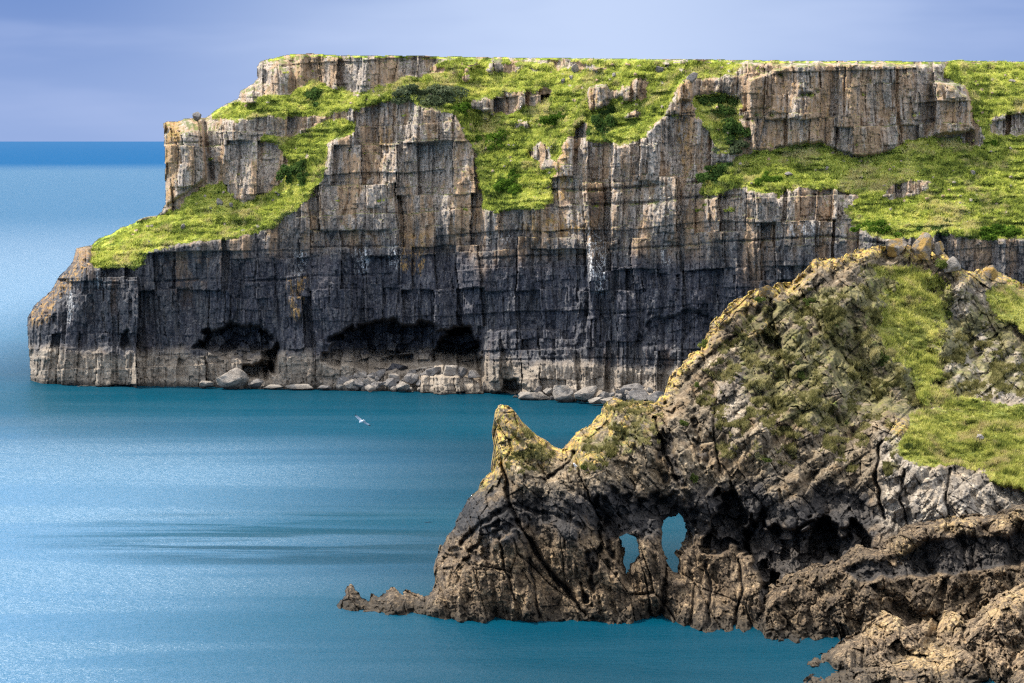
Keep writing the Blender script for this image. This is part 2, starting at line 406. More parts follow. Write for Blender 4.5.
FAR_SIL = [(28, 445), (29, 383), (30, 372), (28, 345), (26.5, 330), (27, 318), (34, 304), (42, 298), (51, 291), (57, 279), (66, 269), (73, 260), (76, 248), (90, 245), (98, 238),
           (114, 232), (120, 227), (134, 223), (143, 217), (156, 216), (161, 212), (165, 203), (164.5, 160), (163, 123), (168, 120.5), (180, 120.5), (184, 118), (193, 118), (205, 118),
           (214, 111), (225, 104), (238, 98), (240, 91), (247, 87), (254, 82), (257, 78), (256, 67), (259, 62), (264, 59.5), (276, 57), (290, 54), (310, 53), (335, 54.5), (370, 55), (430, 55.5),
           (480, 56.5), (600, 58), (700, 59), (760, 59.5), (800, 60.5), (850, 60), (930, 61), (945, 61), (960, 59.5), (985, 60.5), (1024, 61), (1200, 64), (1450, 68), (1450, 445)]
FG = {  # grass areas on the far headland
 'left_slope': [(92, 268), (90, 248), (99, 238), (116, 231), (140, 222), (158, 218), (176, 207), (190, 197), (206, 187), (214, 183), (222, 182), (230, 193), (240, 203), (252, 202), (270, 193), (281, 183), (287, 172), (290, 160), (284, 148), (274, 141), (255, 140), (268, 135), (288, 137), (298, 133),
                (312, 128), (330, 122), (346, 121), (358, 126), (352, 134), (334, 139), (324, 147), (326, 165), (322, 178), (312, 192), (300, 206), (286, 215), (272, 228), (252, 233), (226, 238), (180, 243), (150, 250), (140, 262), (122, 267)],
 'upper_band': [(200, 118), (214, 113), (232, 104), (246, 104), (256, 106), (260, 98), (280, 96), (298, 91), (314, 81), (326, 87), (352, 93), (382, 88), (400, 82), (414, 78), (424, 84), (408, 92), (396, 98), (372, 104), (352, 109), (321, 115), (278, 115), (240, 118)],
 'middle': [(408, 88), (420, 78), (432, 74), (436, 60), (470, 58), (500, 59), (560, 60), (620, 60), (660, 60), (740, 61), (770, 62), (738, 70), (716, 76), (682, 80), (676, 88), (668, 104), (660, 118), (650, 128), (640, 138), (622, 146), (604, 142), (588, 140), (588, 108), (586, 118), (574, 130), (560, 146), (557, 162), (550, 180), (552, 202),
            (536, 208), (500, 210), (482, 208), (484, 192), (480, 178), (478, 160), (470, 140), (464, 130), (458, 116), (444, 110), (424, 104), (402, 98)],
 'right_gully': [(690, 98), (716, 92), (742, 96), (738, 116), (742, 140), (730, 150), (716, 150), (712, 132), (700, 116)],
 'right_slope': [(702, 194), (706, 178), (716, 166), (730, 162), (742, 156), (760, 153), (800, 145), (822, 143), (836, 150), (848, 158), (870, 158), (888, 154), (906, 142), (930, 136), (945, 138), (964, 142), (978, 148), (986, 146), (986, 136), (974, 118), (970, 96), (962, 84), (944, 76), (944, 66), (960, 62), (1450, 68), (1450, 262), (1024, 238),
                 (1000, 239), (970, 236), (940, 232), (905, 238), (880, 238), (862, 227), (850, 216), (842, 210), (862, 196), (830, 186), (790, 188), (772, 192), (754, 191), (740, 186), (722, 192)],
}
FR = [  # rock outcrops standing in that grass
 [(489, 113), (470, 108), (470, 98), (490, 96), (508, 90), (532, 92), (538, 86), (548, 84), (552, 95), (542, 106), (520, 110), (505, 114)],
 [(587, 112), (587, 85), (606, 84), (616, 90), (626, 82), (636, 76), (648, 78), (649, 98), (640, 104), (626, 103), (614, 100), (604, 108)],
 [(624, 120), (626, 112), (644, 110), (640, 117)],
 [(884, 199), (886, 186), (904, 181), (932, 180), (932, 190), (914, 197), (902, 201)],
 [(989, 136), (986, 126), (994, 114), (1024, 112), (1060, 110), (1062, 130), (1024, 134), (1004, 139)],
 [(458, 84), (460, 74), (468, 68), (475, 78), (470, 84)],
 [(510, 128), (520, 118), (536, 122), (532, 130)], [(528, 152), (540, 140), (552, 146), (553, 168), (540, 170)],
 [(168, 210), (164, 216), (158, 220), (172, 206), (180, 198), (184, 204), (176, 212)],
 [(118, 258), (120, 246), (128, 250), (126, 260)], [(208, 188), (204, 178), (212, 172), (218, 182)],
 [(485, 76), (486, 64), (520, 62), (524, 71), (500, 75)], [(540, 68), (545, 62), (590, 63), (600, 70)],
]
FC = [  # caves and dark hollows of the far cliff: polygon, depth in metres
 ([(194, 346), (206, 334), (226, 325), (248, 323), (264, 330), (274, 342), (274, 362), (262, 366), (240, 358), (214, 352)], 3.0),
 ([(241, 379), (241, 361), (266, 360), (271, 366), (270, 380)], 3.5),
 ([(268, 382), (264, 350), (272, 350), (275, 381)], 2.0),
 ([(322, 362), (330, 340), (352, 328), (392, 322), (440, 326), (470, 328), (478, 344), (481, 369), (440, 369), (400, 370), (384, 374), (346, 366)], 4.0),
 ([(384, 362), (386, 354), (412, 353), (414, 364)], 2.0),
 ([(430, 352), (440, 334), (468, 330), (478, 346), (481, 369), (446, 368), (432, 360)], 4.0),
 ([(120, 345), (122, 332), (128, 328), (131, 345), (128, 354)], 1.5),
 ([(500, 391), (502, 381), (516, 382), (530, 386), (534, 391)], 1.6),
 ([(640, 345), (650, 318), (700, 310), (730, 330), (728, 352), (690, 352)], .7),
]
FCRACK = [  # bedding and joint cracks: polyline, depth, half width
 ([(480, 259), (530, 256), (587, 254)], .8, 1.1), ([(609, 250), (680, 246), (735, 241), (830, 236), (900, 246)], .7, 1.0), ([(587, 316), (640, 312), (702, 313)], .6, 1.0),
 ([(240, 281), (283, 280), (310, 276), (390, 274)], .8, 1.1), ([(311, 248), (350, 247), (400, 246)], .8, 1.1), ([(101, 284), (170, 281), (254, 278)], .7, 1.0),
 ([(592, 205), (640, 203), (698, 197), (740, 196)], 1.2, 1.4), ([(551, 190), (600, 190), (650, 186), (698, 182)], .9, 1.2), ([(585, 228), (587, 280), (590, 345)], 1.2, 2.2), ([(204, 124), (207, 150), (212, 178)], 2.2, 2.4),
 ([(450, 250), (455, 300), (470, 330)], .8, 1.5), ([(163, 144), (176, 143), (205, 142)], .5, .9), ([(164, 262), (250, 252), (330, 250)], .4, .9), ([(480, 348), (482, 388)], 1.0, 1.3),
 ([(400, 140), (470, 138)], .4, .8), ([(350, 143), (350, 200), (330, 240)], .7, 1.6), ([(110, 340), (112, 384)], .7, 1.3), ([(131, 350), (132, 386)], .7, 1.3), ([(740, 244), (745, 300), (742, 340)], .7, 1.5),
 ([(668, 128), (672, 155), (676, 178)], .8, 1.4), ([(800, 70), (804, 110), (806, 150)], .9, 1.6), ([(932, 82), (934, 120), (936, 134)], 1.6, 1.8), ([(896, 100), (900, 130), (898, 150)], .9, 1.5), ([(484, 361), (590, 358), (700, 361)], .5, .9)]

cx = np.arange(8, 1452, 4.); cy = np.arange(40, 448, 4.)
CX, CY = np.meshgrid(cx, cy)
def mask_poly(P, X, Y, s, a=2.5):
    P_ = np.asarray(P, float); g = a * 1.2 + 1
    m = (X > P_[:, 0].min() - g) & (X < P_[:, 0].max() + g) & (Y > P_[:, 1].min() - g) & (Y < P_[:, 1].max() + g)
    x = X[m]; y = Y[m]; o = np.zeros(X.shape, bool)
    o[m] = inside(P, x + a * fbm(x / 9, y / 9, s, 3), y + a * fbm(x / 9, y / 9, s + 40, 3))
    return o
gc = np.zeros(CX.shape)
for k, (nm, P) in enumerate(FG.items()): gc = np.maximum(gc, mask_poly(P, CX, CY, 300 + k))
for P in FR: gc[inside(P, CX, CY)] = 0
talus = [(342, 392), (344, 380), (372, 370), (396, 370), (420, 376), (484, 380), (484, 398), (342, 398)]
talus2 = [(520, 402), (530, 394), (560, 388), (620, 384), (760, 392), (760, 415), (520, 410)]
tc = inside(talus, CX, CY) | inside(talus2, CX, CY)
slope = np.where(gc > .5, 1.25, .10)
slope = np.where(tc, 1.0, slope)
slope[(CY < 66) & (CX > 440) & (gc < .5)] = .6
sy_ = slope * .115 * 4.0                                  # metres per coarse cell going up
fix = CY >= (np.interp(CX, WL[:, 0], WL[:, 1]) - 1)
D = np.zeros(CX.shape); free = ~fix
WX = .10
def lap(D):
    g = np.zeros_like(D)
    d = D[:-1] - D[1:]; g[:-1] += d; g[1:] -= d
    d = WX * (D[:, 1:] - D[:, :-1]); g[:, 1:] += d; g[:, :-1] -= d
    return g
rhs = np.zeros_like(D); s_mid = .5 * (sy_[:-1] + sy_[1:]); rhs[:-1] += s_mid; rhs[1:] -= s_mid
r = (rhs - lap(D)) * free; pv = r.copy(); rs = (r * r).sum()
for it in range(900):
    Ap = lap(pv) * free; al = rs / ((pv * Ap).sum() + 1e-20)
    D += al * pv; r -= al * Ap; rn = (r * r).sum()
    if rn < 1e-10: break
    pv = r + rn / rs * pv; rs = rn

STEP = .75
xs = np.concatenate([np.arange(20, 1040, STEP), np.arange(1040, 1450, 3.)]); ys = np.arange(48, 430, STEP)
X, Y = np.meshgrid(xs, ys)
base = upsample(D, cx, cy, X, Y)
sd = upsample(pdist(FAR_SIL[:-1], CX, CY), cx, cy, X, Y)
nr = sd < 12; sd[nr] = pdist(FAR_SIL[:-1], X[nr], Y[nr])
wob = 1.1 * fbm(X / 5, Y / 5, 5, 3) + .7 * (facets(X / 5, Y / 6, 6)[0] - .5)
keep = inside(FAR_SIL, X, Y + wob * (Y < 380)) & inside(FAR_SIL, X + wob, Y)
grass = np.zeros(X.shape)
for k, (nm, P) in enumerate(FG.items()): grass = np.maximum(grass, inside(P, X, Y).astype(float))
for k, P in enumerate(FR): grass[mask_poly(P, X, Y, 500 + k, 2.)] = 0
grass = blur(grass, 4)
gn = .58 * fbm(X / 15, Y / 9, 77, 5, .62) + .2 * fbm(X / 4, Y / 2.5, 74, 3)
fs_ = facets(X / 5.5, Y / 4.2, 75); spot = (fs_[0] > .93) & (fs_[3] ** 2 + fs_[4] ** 2 < .12 * (.4 + fs_[1]))
clus = (Y < 73) & (X > 430) & (X < 780)                   # mixed rock and turf under the skyline
grass = grass - .5 * clus * (.4 + fbm(X / 9, Y / 5, 78, 4) * 2) 
near_g = np.clip(blur(grass, 5) * 9 - .35, 0, 1)
grass = np.clip((grass * .95 + gn - .40) * 3.6 + .5, 0, 1) * near_g
grass[spot] = 0
ledge = (Y < 215) & (sd > 3) & (fbm(X / 13, Y / 5, 79, 4) > .66)
grass = np.where(ledge & (grass < .5), .6, grass)
top = (sd < 3.2) & (X > 268) & (Y < 80); grass = np.where(top & (fbm(X / 7, Y / 3, 80, 3) > -.1), .8, grass)
rk = 1 - np.clip(blur((grass > .5).astype(float), 2), 0, 1)

wx_ = X + 11 * fbm(X / 75, Y / 260, 14, 2) + 3.5 * fbm(X / 26, Y / 50, 11, 4) + .8 * fbm(X / 5, Y / 8, 13, 3); wy_ = Y + 3 * fbm(X / 30, Y / 30, 12, 4) + .03 * X
low = sstep(255, 190, Y)
d = np.zeros(X.shape)
d += bricks(wx_ / 52, wy_ / 150, 21, 2.8, 2.6, 0.)
d += bricks(wx_ / 20, wy_ / 52, 22, 1.7 + .9 * low, 3.0, .35, .05, .2)
d += .9 * crag(wx_ / 16, wy_ / 38, 29, 1.3, 2.0)
d += bricks(wx_ / 8.5, wy_ / 25, 23, .48, 1.1, .22, .07, .3)
d += bricks(wx_ / 4.4, wy_ / 11, 24, .24, .55, .08, .09, .5)
d += block(wx_ / 2.4, wy_ / 4.5, 28, .16, .32, .0)
rb_, ob_, eb_ = worley1((Y + .04 * X + 5 * fbm(X / 70, Y / 200, 36, 3)) / 36, X * 0, 37)
d += 1.1 * (_h(rb_, rb_ * 0 + np.floor((X + 30 * fbm(X / 90, Y / 90, 38, 2)) / 150), 39) - .5) * (.4 + .6 * sstep(260, 200, Y) + .3)
d += .22 * fbm(wx_ / 3, wy_ / 12, 27, 4)
dark = np.zeros(X.shape)
fb = facets(X / 11, Y / 9, 35)
bx_ = X + 8 * (fb[0] - .5); by_ = Y + 7 * (fb[1] - .5)
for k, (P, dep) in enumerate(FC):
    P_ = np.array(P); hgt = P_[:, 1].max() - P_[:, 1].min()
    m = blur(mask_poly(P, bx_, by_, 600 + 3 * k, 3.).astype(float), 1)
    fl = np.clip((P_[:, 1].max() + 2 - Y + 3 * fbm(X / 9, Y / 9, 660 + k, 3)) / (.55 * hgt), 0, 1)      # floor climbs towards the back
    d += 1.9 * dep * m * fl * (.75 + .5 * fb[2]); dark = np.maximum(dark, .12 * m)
kx = X + 1.5 * fbm(X / 6, Y / 6, 31, 3); ky = Y + .8 * fbm(X / 8, Y / 8, 32, 3)
for P, dep, w in FCRACK:
    q = pdist(P, kx, ky, cut=12)
    d += .75 * dep * np.exp(-(q / w) ** 2) * np.clip(.25 + 1.6 * (vnoise(X / 26, Y / 26, 43) - .2), .1, 1.2)
# wave-cut foot juts out a little
wl = np.interp(X, WL[:, 0], WL[:, 1])
d -= .9 * sstep(wl - 40, wl - 32, Y + 3 * fbm(X / 20, X * 0, 33, 3)) * (1 - dark)
# the tower, the right buttress and the far-left nose stand forward
for P, dep in (([(163, 118), (204, 118), (204, 180), (166, 206)], -1.2), ([(748, 80), (800, 62), (930, 66), (944, 82), (972, 100), (974, 130), (900, 150), (866, 158), (838, 150), (800, 148), (752, 156)], -1.6), ([(932, 82), (968, 84), (970, 132), (934, 134)], -1.8), ([(286, 275), (306, 272), (308, 300), (296, 327), (288, 300)], -1.4), ([(587, 86), (606, 84), (608, 110), (588, 112)], -2.), ([(679, 76), (692, 78), (692, 100), (679, 100)], -1.6), ([(483, 330), (560, 330), (590, 392), (484, 392)], -1.0), ([(420, 375), (484, 377), (484, 396), (420, 396)], -2.0)):
    d += dep * blur(inside(P, X + fbm(X / 5, Y / 5, 41, 2), Y + fbm(X / 5, Y / 5, 42, 2)).astype(float), 1)
lump = .95 * fbm(X / 22, Y / 9, 51, 3) + .4 * fbm(X / 6, Y / 3, 52, 4) + .6 * fbm(X / 34, Y / 3.2, 53, 3)
for k in range(1, 4): pass
YD = far_base(X) + base + rk * d + (1 - rk) * lump - .45 * blur((spot & (grass < .5) & (rk < .75)).astype(float), 1)
YD += 5.0 * np.clip(1 - sd / 26, 0, 1) ** 2.2 * (X < 300)
YD += 1.2 * np.clip(1 - sd / 7, 0, 1) ** 2 * (X >= 300)
lich = np.zeros(X.shape)
for P in ([(163, 119), (181, 119), (181, 144), (164, 145)], [(163, 119), (181, 119), (178, 145), (172, 200), (164, 206)], [(28, 330), (28, 312), (56, 282), (74, 260), (78, 244), (104, 240), (100, 262), (84, 275), (60, 300), (50, 320)], [(586, 84), (606, 84), (600, 120), (590, 140)], [(556, 150), (572, 140), (570, 205), (552, 206)], [(676, 78), (690, 78), (694, 150), (684, 186), (676, 150)],
          [(715, 134), (722, 132), (722, 160), (716, 162)], [(748, 80), (800, 62), (860, 66), (850, 100), (800, 150), (760, 150)], [(283, 276), (308, 276), (300, 325), (290, 318)], [(395, 235), (430, 230), (425, 275), (400, 270)], [(375, 130), (395, 128), (392, 155), (378, 150)], [(920, 80), (970, 84), (970, 130), (925, 130)], [(520, 215), (590, 212), (590, 236), (520, 236)]):
    lich = np.maximum(lich, (1.6 if P[1] == (181, 119) and P[2] == (181, 144) else .45 if P[0] in ((748, 80), (920, 80)) else .8) * blur(mask_poly(P, X, Y, 700, 3.).astype(float), 4))
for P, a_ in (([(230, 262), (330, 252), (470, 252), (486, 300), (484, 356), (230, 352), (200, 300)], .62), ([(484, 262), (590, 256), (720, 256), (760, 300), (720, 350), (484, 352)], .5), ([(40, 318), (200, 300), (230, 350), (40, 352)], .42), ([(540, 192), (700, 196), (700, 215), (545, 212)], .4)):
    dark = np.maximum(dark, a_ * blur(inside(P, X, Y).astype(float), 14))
white = np.zeros(X.shape)
for P in ([(584, 228), (600, 228), (608, 250), (604, 295), (594, 292), (588, 260)], [(356, 250), (368, 248), (366, 274), (358, 272)], [(388, 246), (402, 244), (398, 268), (390, 266)], [(660, 246), (668, 246), (668, 268), (662, 266)], [(298, 252), (306, 252), (300, 280), (295, 276)], [(98, 270), (106, 270), (104, 288), (98, 286)], [(498, 235), (512, 235), (508, 245)], [(790, 225), (812, 223), (814, 234), (790, 238)], [(68, 292), (72, 292), (72, 325), (68, 322)]):
    white = np.maximum(white, blur(mask_poly(P, X, Y, 710, 3.).astype(float), 3))
FAR = (xs, ys, YD)

def far_rim(px, py, V):
    n = len(px); out = []
    nz = np.stack([fbm(V[:, 2] * .9, V[:, 0] * .7, 90, 3), np.zeros(n), .2 * fbm(V[:, 0] * .5, V[:, 2], 91, 3)], 1)
    for t in (1., 2.5, 5., 9., 16., 30., 60., 110.):
        o = np.zeros((n, 3)); o[:, 1] = t
        o += nz * min(t, 4.) * .35
        low_ = V[:, 2] < 36
        o[:, 0] += np.where(px < 300, .10 * t, 0) 
        out.append(o)
    return out
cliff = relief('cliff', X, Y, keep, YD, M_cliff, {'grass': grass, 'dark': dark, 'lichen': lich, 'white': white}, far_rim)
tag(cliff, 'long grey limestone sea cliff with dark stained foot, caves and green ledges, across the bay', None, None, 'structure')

# ------------------------------------------------------------------ tufts of grass on a slope
def tufts(name, G, mask, count, hgt, wid, mat, seed, step_w=1.0, blades=4):
    xs, ys, YD = G
    r = np.random.default_rng(seed)
    nx, ny = len(xs), len(ys)
    mk = mask[:-1, :-1]; jj, ii = np.nonzero(mk > r.random(mk.shape) * .8 + .1)
    # weight by real slope area seen
    sel = r.integers(0, len(jj), count)
    fx = ii[sel] + r.random(count); fy = jj[sel] + r.random(count)
    ix = np.minimum(fx.astype(int), nx - 2); iy = np.minimum(fy.astype(int), ny - 2)
    px = xs[ix] + (fx - ix) * (xs[ix + 1] - xs[ix]); py = ys[iy] + (fy - iy) * (ys[1] - ys[0])
    tx = fx - ix; ty = fy - iy
    d = (YD[iy, ix] * (1 - tx) + YD[iy, ix + 1] * tx) * (1 - ty) + (YD[iy + 1, ix] * (1 - tx) + YD[iy + 1, ix + 1] * tx) * ty
    P = np.stack(w2(px, py, d), 1)
    big = vnoise(P[:, 0] * .8, P[:, 1] * .8 + P[:, 2] * .5, seed + 3)
    h = hgt * (.5 + r.random(count)) * (.5 + 1.2 * big ** 1.5)
    tone = r.random(count)
    Vs = []; T = []
    for b in range(blades):
        a = r.random(count) * 2 * np.pi
        hx, hy = np.cos(a), np.sin(a)
        c0 = P + np.stack([hx * .6 * wid * r.random(count), hy * .6 * wid * r.random(count), np.full(count, -.06)], 1)
        w = wid * (.5 + .7 * r.random(count))
        le = r.random(count) * 2 * np.pi
        tip = c0 + np.stack([np.cos(le) * h * .55, np.sin(le) * h * .55, h * (.65 + .5 * r.random(count))], 1)
        s = np.stack([-hy * w, hx * w, w * 0], 1) * .5
        Vs += [c0 - s, c0 + s, tip]
        T.append(np.clip(tone + .25 * (r.random(count) - .5), 0, 1))
    V = np.stack(Vs, 1).reshape(-1, 3)
    tn = np.repeat(np.stack(T, 1), 3, axis=1).reshape(-1)
    return make_mesh(name, V, np.arange(len(V)).reshape(-1, 3), mat, {'tone': tn})

gk = grass * (keep & (X < 1240) & (sd > 3))
g1 = tufts('grass', FAR, gk, 150000, .23, .22, M_grass_far, 5)
tag(g1, 'bright green grass and low scrub covering the ledges of the far cliff', None, None, 'stuff')

# ------------------------------------------------------------------ near headland with the arch
SIL = [(430, 640), (434, 612), (436, 598), (437, 580), (436, 560), (441, 546), (448, 535), (455, 528), (458, 514), (466, 503), (478, 489), (488, 475), (496, 466), (500, 458), (498, 446), (496.5, 428), (495.5, 413), (498, 405.5), (502, 404), (509, 406), (516, 412), (522, 421), (530, 429), (539, 437), (547, 441), (554, 447), (562, 449), (568, 441), (577, 432), (588, 427),
       (596, 420), (602, 410), (607, 401), (614, 397), (624, 400), (632, 402), (642, 399), (652, 402), (660, 396), (667, 386), (675, 372), (684, 362), (694, 354), (703, 347), (705, 335), (708, 328), (718, 318), (730, 306), (742, 298), (752, 291), (760, 288), (772, 289), (780, 284), (794, 282), (800, 272), (806, 264), (816, 258), (832, 257), (848, 253), (862, 250), (874, 247), (888, 244), (902, 241),
       (912, 246), (918, 250), (930, 251), (944, 250), (950, 258), (958, 263), (966, 271), (978, 272), (988, 266), (996, 270), (1008, 276), (1024, 283), (1080, 296), (1160, 318), (1240, 345), (1600, 420), (1600, 690), (1024, 700), (800, 690), (700, 655)]
HOLE = [[(619.5, 537), (628, 534), (636.5, 538), (638.5, 549), (641, 559), (636, 565), (632, 571), (629.5, 584), (624.5, 572), (620.5, 556)],
        [(662.6, 521.8), (670, 515.3), (680, 514.5), (685, 520), (688.3, 529), (688.5, 543.7), (684, 554), (681, 561), (681, 580), (674, 578), (668, 569), (665, 560), (660.8, 543.7)],
        [(652.3, 415.5), (656, 415.5), (656.3, 419.3), (652, 419)], [(618.5, 524.5), (621, 526), (620.5, 530), (618.6, 529)]]
CP = np.array([  # px, py, distance
 (430, 616, 171.2), (520, 620, 169.8), (600, 622, 169), (680, 628, 167.2), (760, 634, 165.2), (820, 642, 163.5), (900, 646, 163), (1024, 650, 161), (1240, 650, 158), (430, 680, 171), (600, 690, 168.5), (800, 690, 163), (1024, 690, 160), (1240, 690, 157),
 (438, 575, 174), (462, 515, 176), (500, 462, 177), (499, 408, 178.5), (560, 452, 178.5), (610, 402, 180.5), (660, 398, 182.5), (705, 346, 187), (740, 300, 191), (800, 272, 195), (850, 254, 200), (930, 250, 204), (985, 268, 207), (1024, 284, 209), (1100, 302, 210), (1240, 352, 206), (1600, 425, 204), (1600, 540, 178), (1600, 690, 152),
 (480, 570, 171.8), (530, 540, 172.5), (560, 490, 174.5), (560, 580, 171), (600, 480, 174.6), (620, 450, 176.8), (650, 470, 176), (640, 580, 170.2), (700, 430, 180), (690, 490, 177), (700, 580, 169.6), (740, 380, 183), (760, 440, 178.5), (750, 580, 168.6), (750, 510, 174.5),
 (800, 350, 187.5), (800, 440, 179), (800, 500, 175.5), (850, 300, 194.5), (860, 380, 186), (850, 480, 177), (850, 560, 170.5), (900, 300, 198), (920, 370, 192), (900, 270, 201.5), (960, 300, 201), (1000, 300, 203), (1010, 340, 198), (960, 360, 194), (1024, 390, 191), (1100, 390, 190),
 (885, 440, 179), (895, 428, 178.8), (930, 410, 185), (960, 430, 182.5), (1000, 420, 184.5), (1024, 450, 179), (960, 462, 178), (1020, 482, 174.5), (900, 470, 174.8), (900, 510, 172.4), (950, 500, 172.6), (1000, 500, 172), (900, 550, 170), (1000, 550, 168.5), (1100, 480, 175), (1240, 450, 180), (1100, 560, 167)])
def rbf(CP, X, Y, smooth=.2):
    s = 100.
    p = CP[:, :2] / s; n = len(p)
    def U(r2): return .5 * r2 * np.log(r2 + 1e-12)
    r2 = ((p[:, None] - p[None]) ** 2).sum(2)
    A = np.zeros((n + 3, n + 3)); A[:n, :n] = U(r2) + smooth * .05 * np.eye(n); A[:n, n] = 1; A[n, :n] = 1; A[:n, n + 1:] = p; A[n + 1:, :n] = p.T
    w = np.linalg.solve(A, np.concatenate([CP[:, 2], [0, 0, 0]]))
    o = w[n] + w[n + 1] * X / s + w[n + 2] * Y / s
    for i in range(n): o = o + w[i] * U((X / s - p[i, 0]) ** 2 + (Y / s - p[i, 1]) ** 2)
    return o

STEP2 = .7
xs2 = np.concatenate([np.arange(424, 1036, STEP2), np.arange(1036, 1600, 3.)]); ys2 = np.arange(236, 690, STEP2)
X, Y = np.meshgrid(xs2, ys2)
ccx = np.arange(420, 1610, 5.); ccy = np.arange(230, 700, 5.)
base = upsample(rbf(CP, *np.meshgrid(ccx, ccy)), ccx, ccy, X, Y)
sd = upsample(pdist(SIL[:-5], *np.meshgrid(ccx, ccy)), ccx, ccy, X, Y)
nr = sd < 14; sd[nr] = pdist(SIL[:-5], X[nr], Y[nr])
wob = 1.5 * fbm(X / 7, Y / 7, 105, 4) + 1.6 * (facets(X / 7, Y / 7, 106)[0] - .5)
wob += (X > 640) * (3.2 * (facets(X / 13, Y / 11, 107)[0] - .5) + 2.0 * (facets(X / 6, Y / 5, 108)[0] - .5))
amt = np.where((X > 490) & (X < 530) & (Y < 450), .5, 1.)
keep = inside(SIL, X + wob * amt, Y + wob * .7 * amt)
for k, P in enumerate(HOLE): keep &= ~inside(P, X + .5 * wob * (k < 2), Y + .4 * wob * (k < 2))
hd = np.full(X.shape, 1e9)
for P in HOLE[:2]: hd = np.minimum(hd, pdist(P, X, Y, True, 20))

GA = [[(904, 428), (918, 414), (934, 404), (956, 398), (1000, 404), (1024, 402), (1240, 425), (1600, 500), (1600, 590), (1240, 520), (1024, 492), (996, 482), (976, 470), (952, 462), (936, 468), (912, 466), (902, 458), (900, 444)],
      [(990, 284), (1006, 284), (1024, 292), (1240, 360), (1600, 440), (1600, 480), (1240, 410), (1024, 330), (1004, 326), (990, 312), (984, 298)],
      [(862, 262), (880, 268), (920, 266), (940, 276), (958, 284), (950, 300), (920, 292), (890, 284), (868, 278)],
      [(872, 328), (884, 310), (900, 318), (920, 334), (934, 356), (940, 390), (950, 410), (925, 416), (908, 380), (890, 356)],
      [(868, 282), (920, 284), (948, 300), (950, 330), (940, 360), (955, 400), (990, 402), (1000, 412), (920, 412), (912, 380), (884, 330)]]
grass = np.zeros(X.shape)
for k, (P, a_) in enumerate(zip(GA, (.9, .85, .66, .68, .68))): grass = np.maximum(grass, a_ * blur(inside(P, X, Y).astype(float), 10))
gn = .40 * fbm(X / 26, Y / 16, 820, 5, .6) + .14 * fbm(X / 5, Y / 3.5, 823, 3)
grass = np.clip((grass + gn - .5) * 4 + .5, 0, 1)
MO = [([(740, 310), (800, 290), (850, 280), (900, 290), (950, 310), (960, 380), (930, 420), (880, 420), (840, 440), (790, 430), (750, 400), (730, 350)], .62), ([(860, 265), (950, 280), (960, 340), (930, 400), (890, 390), (860, 320)], .85), ([(700, 360), (740, 320), (760, 400), (720, 440), (690, 420)], .35),
      ([(600, 402), (660, 402), (665, 440), (620, 460), (570, 480), (565, 450)], .55), ([(495, 408), (515, 420), (560, 450), (540, 480), (505, 470)], .45), ([(740, 400), (880, 430), (860, 480), (760, 470), (700, 460)], .28), ([(940, 280), (1240, 360), (1240, 410), (1024, 400), (930, 400)], .6), ([(886, 420), (910, 420), (905, 470), (884, 480)], .6)]
moss = np.zeros(X.shape)
for P, a in MO: moss = np.maximum(moss, a * blur(inside(P, X, Y).astype(float), 9))
rk = 1 - np.clip(blur((grass > .5).astype(float), 2), 0, 1)
rk = np.clip(rk, .12, 1) * (1 - .22 * np.clip(moss * 1.25, 0, 1) * sstep(-.3, .3, fbm(X / 20, Y / 16, 161, 3)))

def rot(X, Y, deg):
    c, s = math.cos(math.radians(deg)), math.sin(math.radians(deg))
    return c * X + s * Y, -s * X + c * Y
wX = X + 5 * fbm(X / 60, Y / 60, 111, 3) ; wY = Y + 5 * fbm(X / 60, Y / 60, 112, 3)
u, v = rot(wX, wY, -28)
low_ = sstep(530, 556, Y) * (X < 770)
d = crag(u / 70, v / 120, 121, 3.8, 4.0)
d += crag(u / 30, v / 58, 122, 2.4, 3.8)
d += (.85 - .3 * low_) * crag(u / 12.5, v / 21, 123, .95, 1.5)
d += (.5 - .15 * low_) * crag(wX / 5.2, wY / 7, 124, .50, .85)
d += .5 * crag(wX / 2.5, wY / 3, 128, .20, .32)
d += .8 * (1 - .5 * low_) * block(u / 15, v / 24, 133, .55, 1.3, .35, .06)
d += block(u / 6.5, v / 10, 134, .22, .7, .12, .09)
d += .7 * block(wX / 2.4, wY / 2.8, 135, .15, .36, .0)
d += .35 * fbm(wX / 18, wY / 18, 119, 5, .6)
d += low_ * (1.2 * np.abs(fbm(wX / 13, wY / 60, 129, 4)) + .5 * block(u / 34, v / 80, 130, 1.0, 2.0, 1.2, .05))
u2, v2 = rot(wX, wY, -52)
u3, v3 = rot(wX, wY, 50); wr = sstep(660, 720, X)
d += 1.5 * ((1 - wr) * crag(u2 / 8, v2 / 50, 126, .5, 1.0) + wr * crag(u3 / 8, v3 / 55, 118, .55, 1.1)) * sstep(545, 490, Y)
d += (.5 * block(u3 / 17, v3 / 80, 117, .7, .9, .4, .05) * wr) * sstep(545, 490, Y)
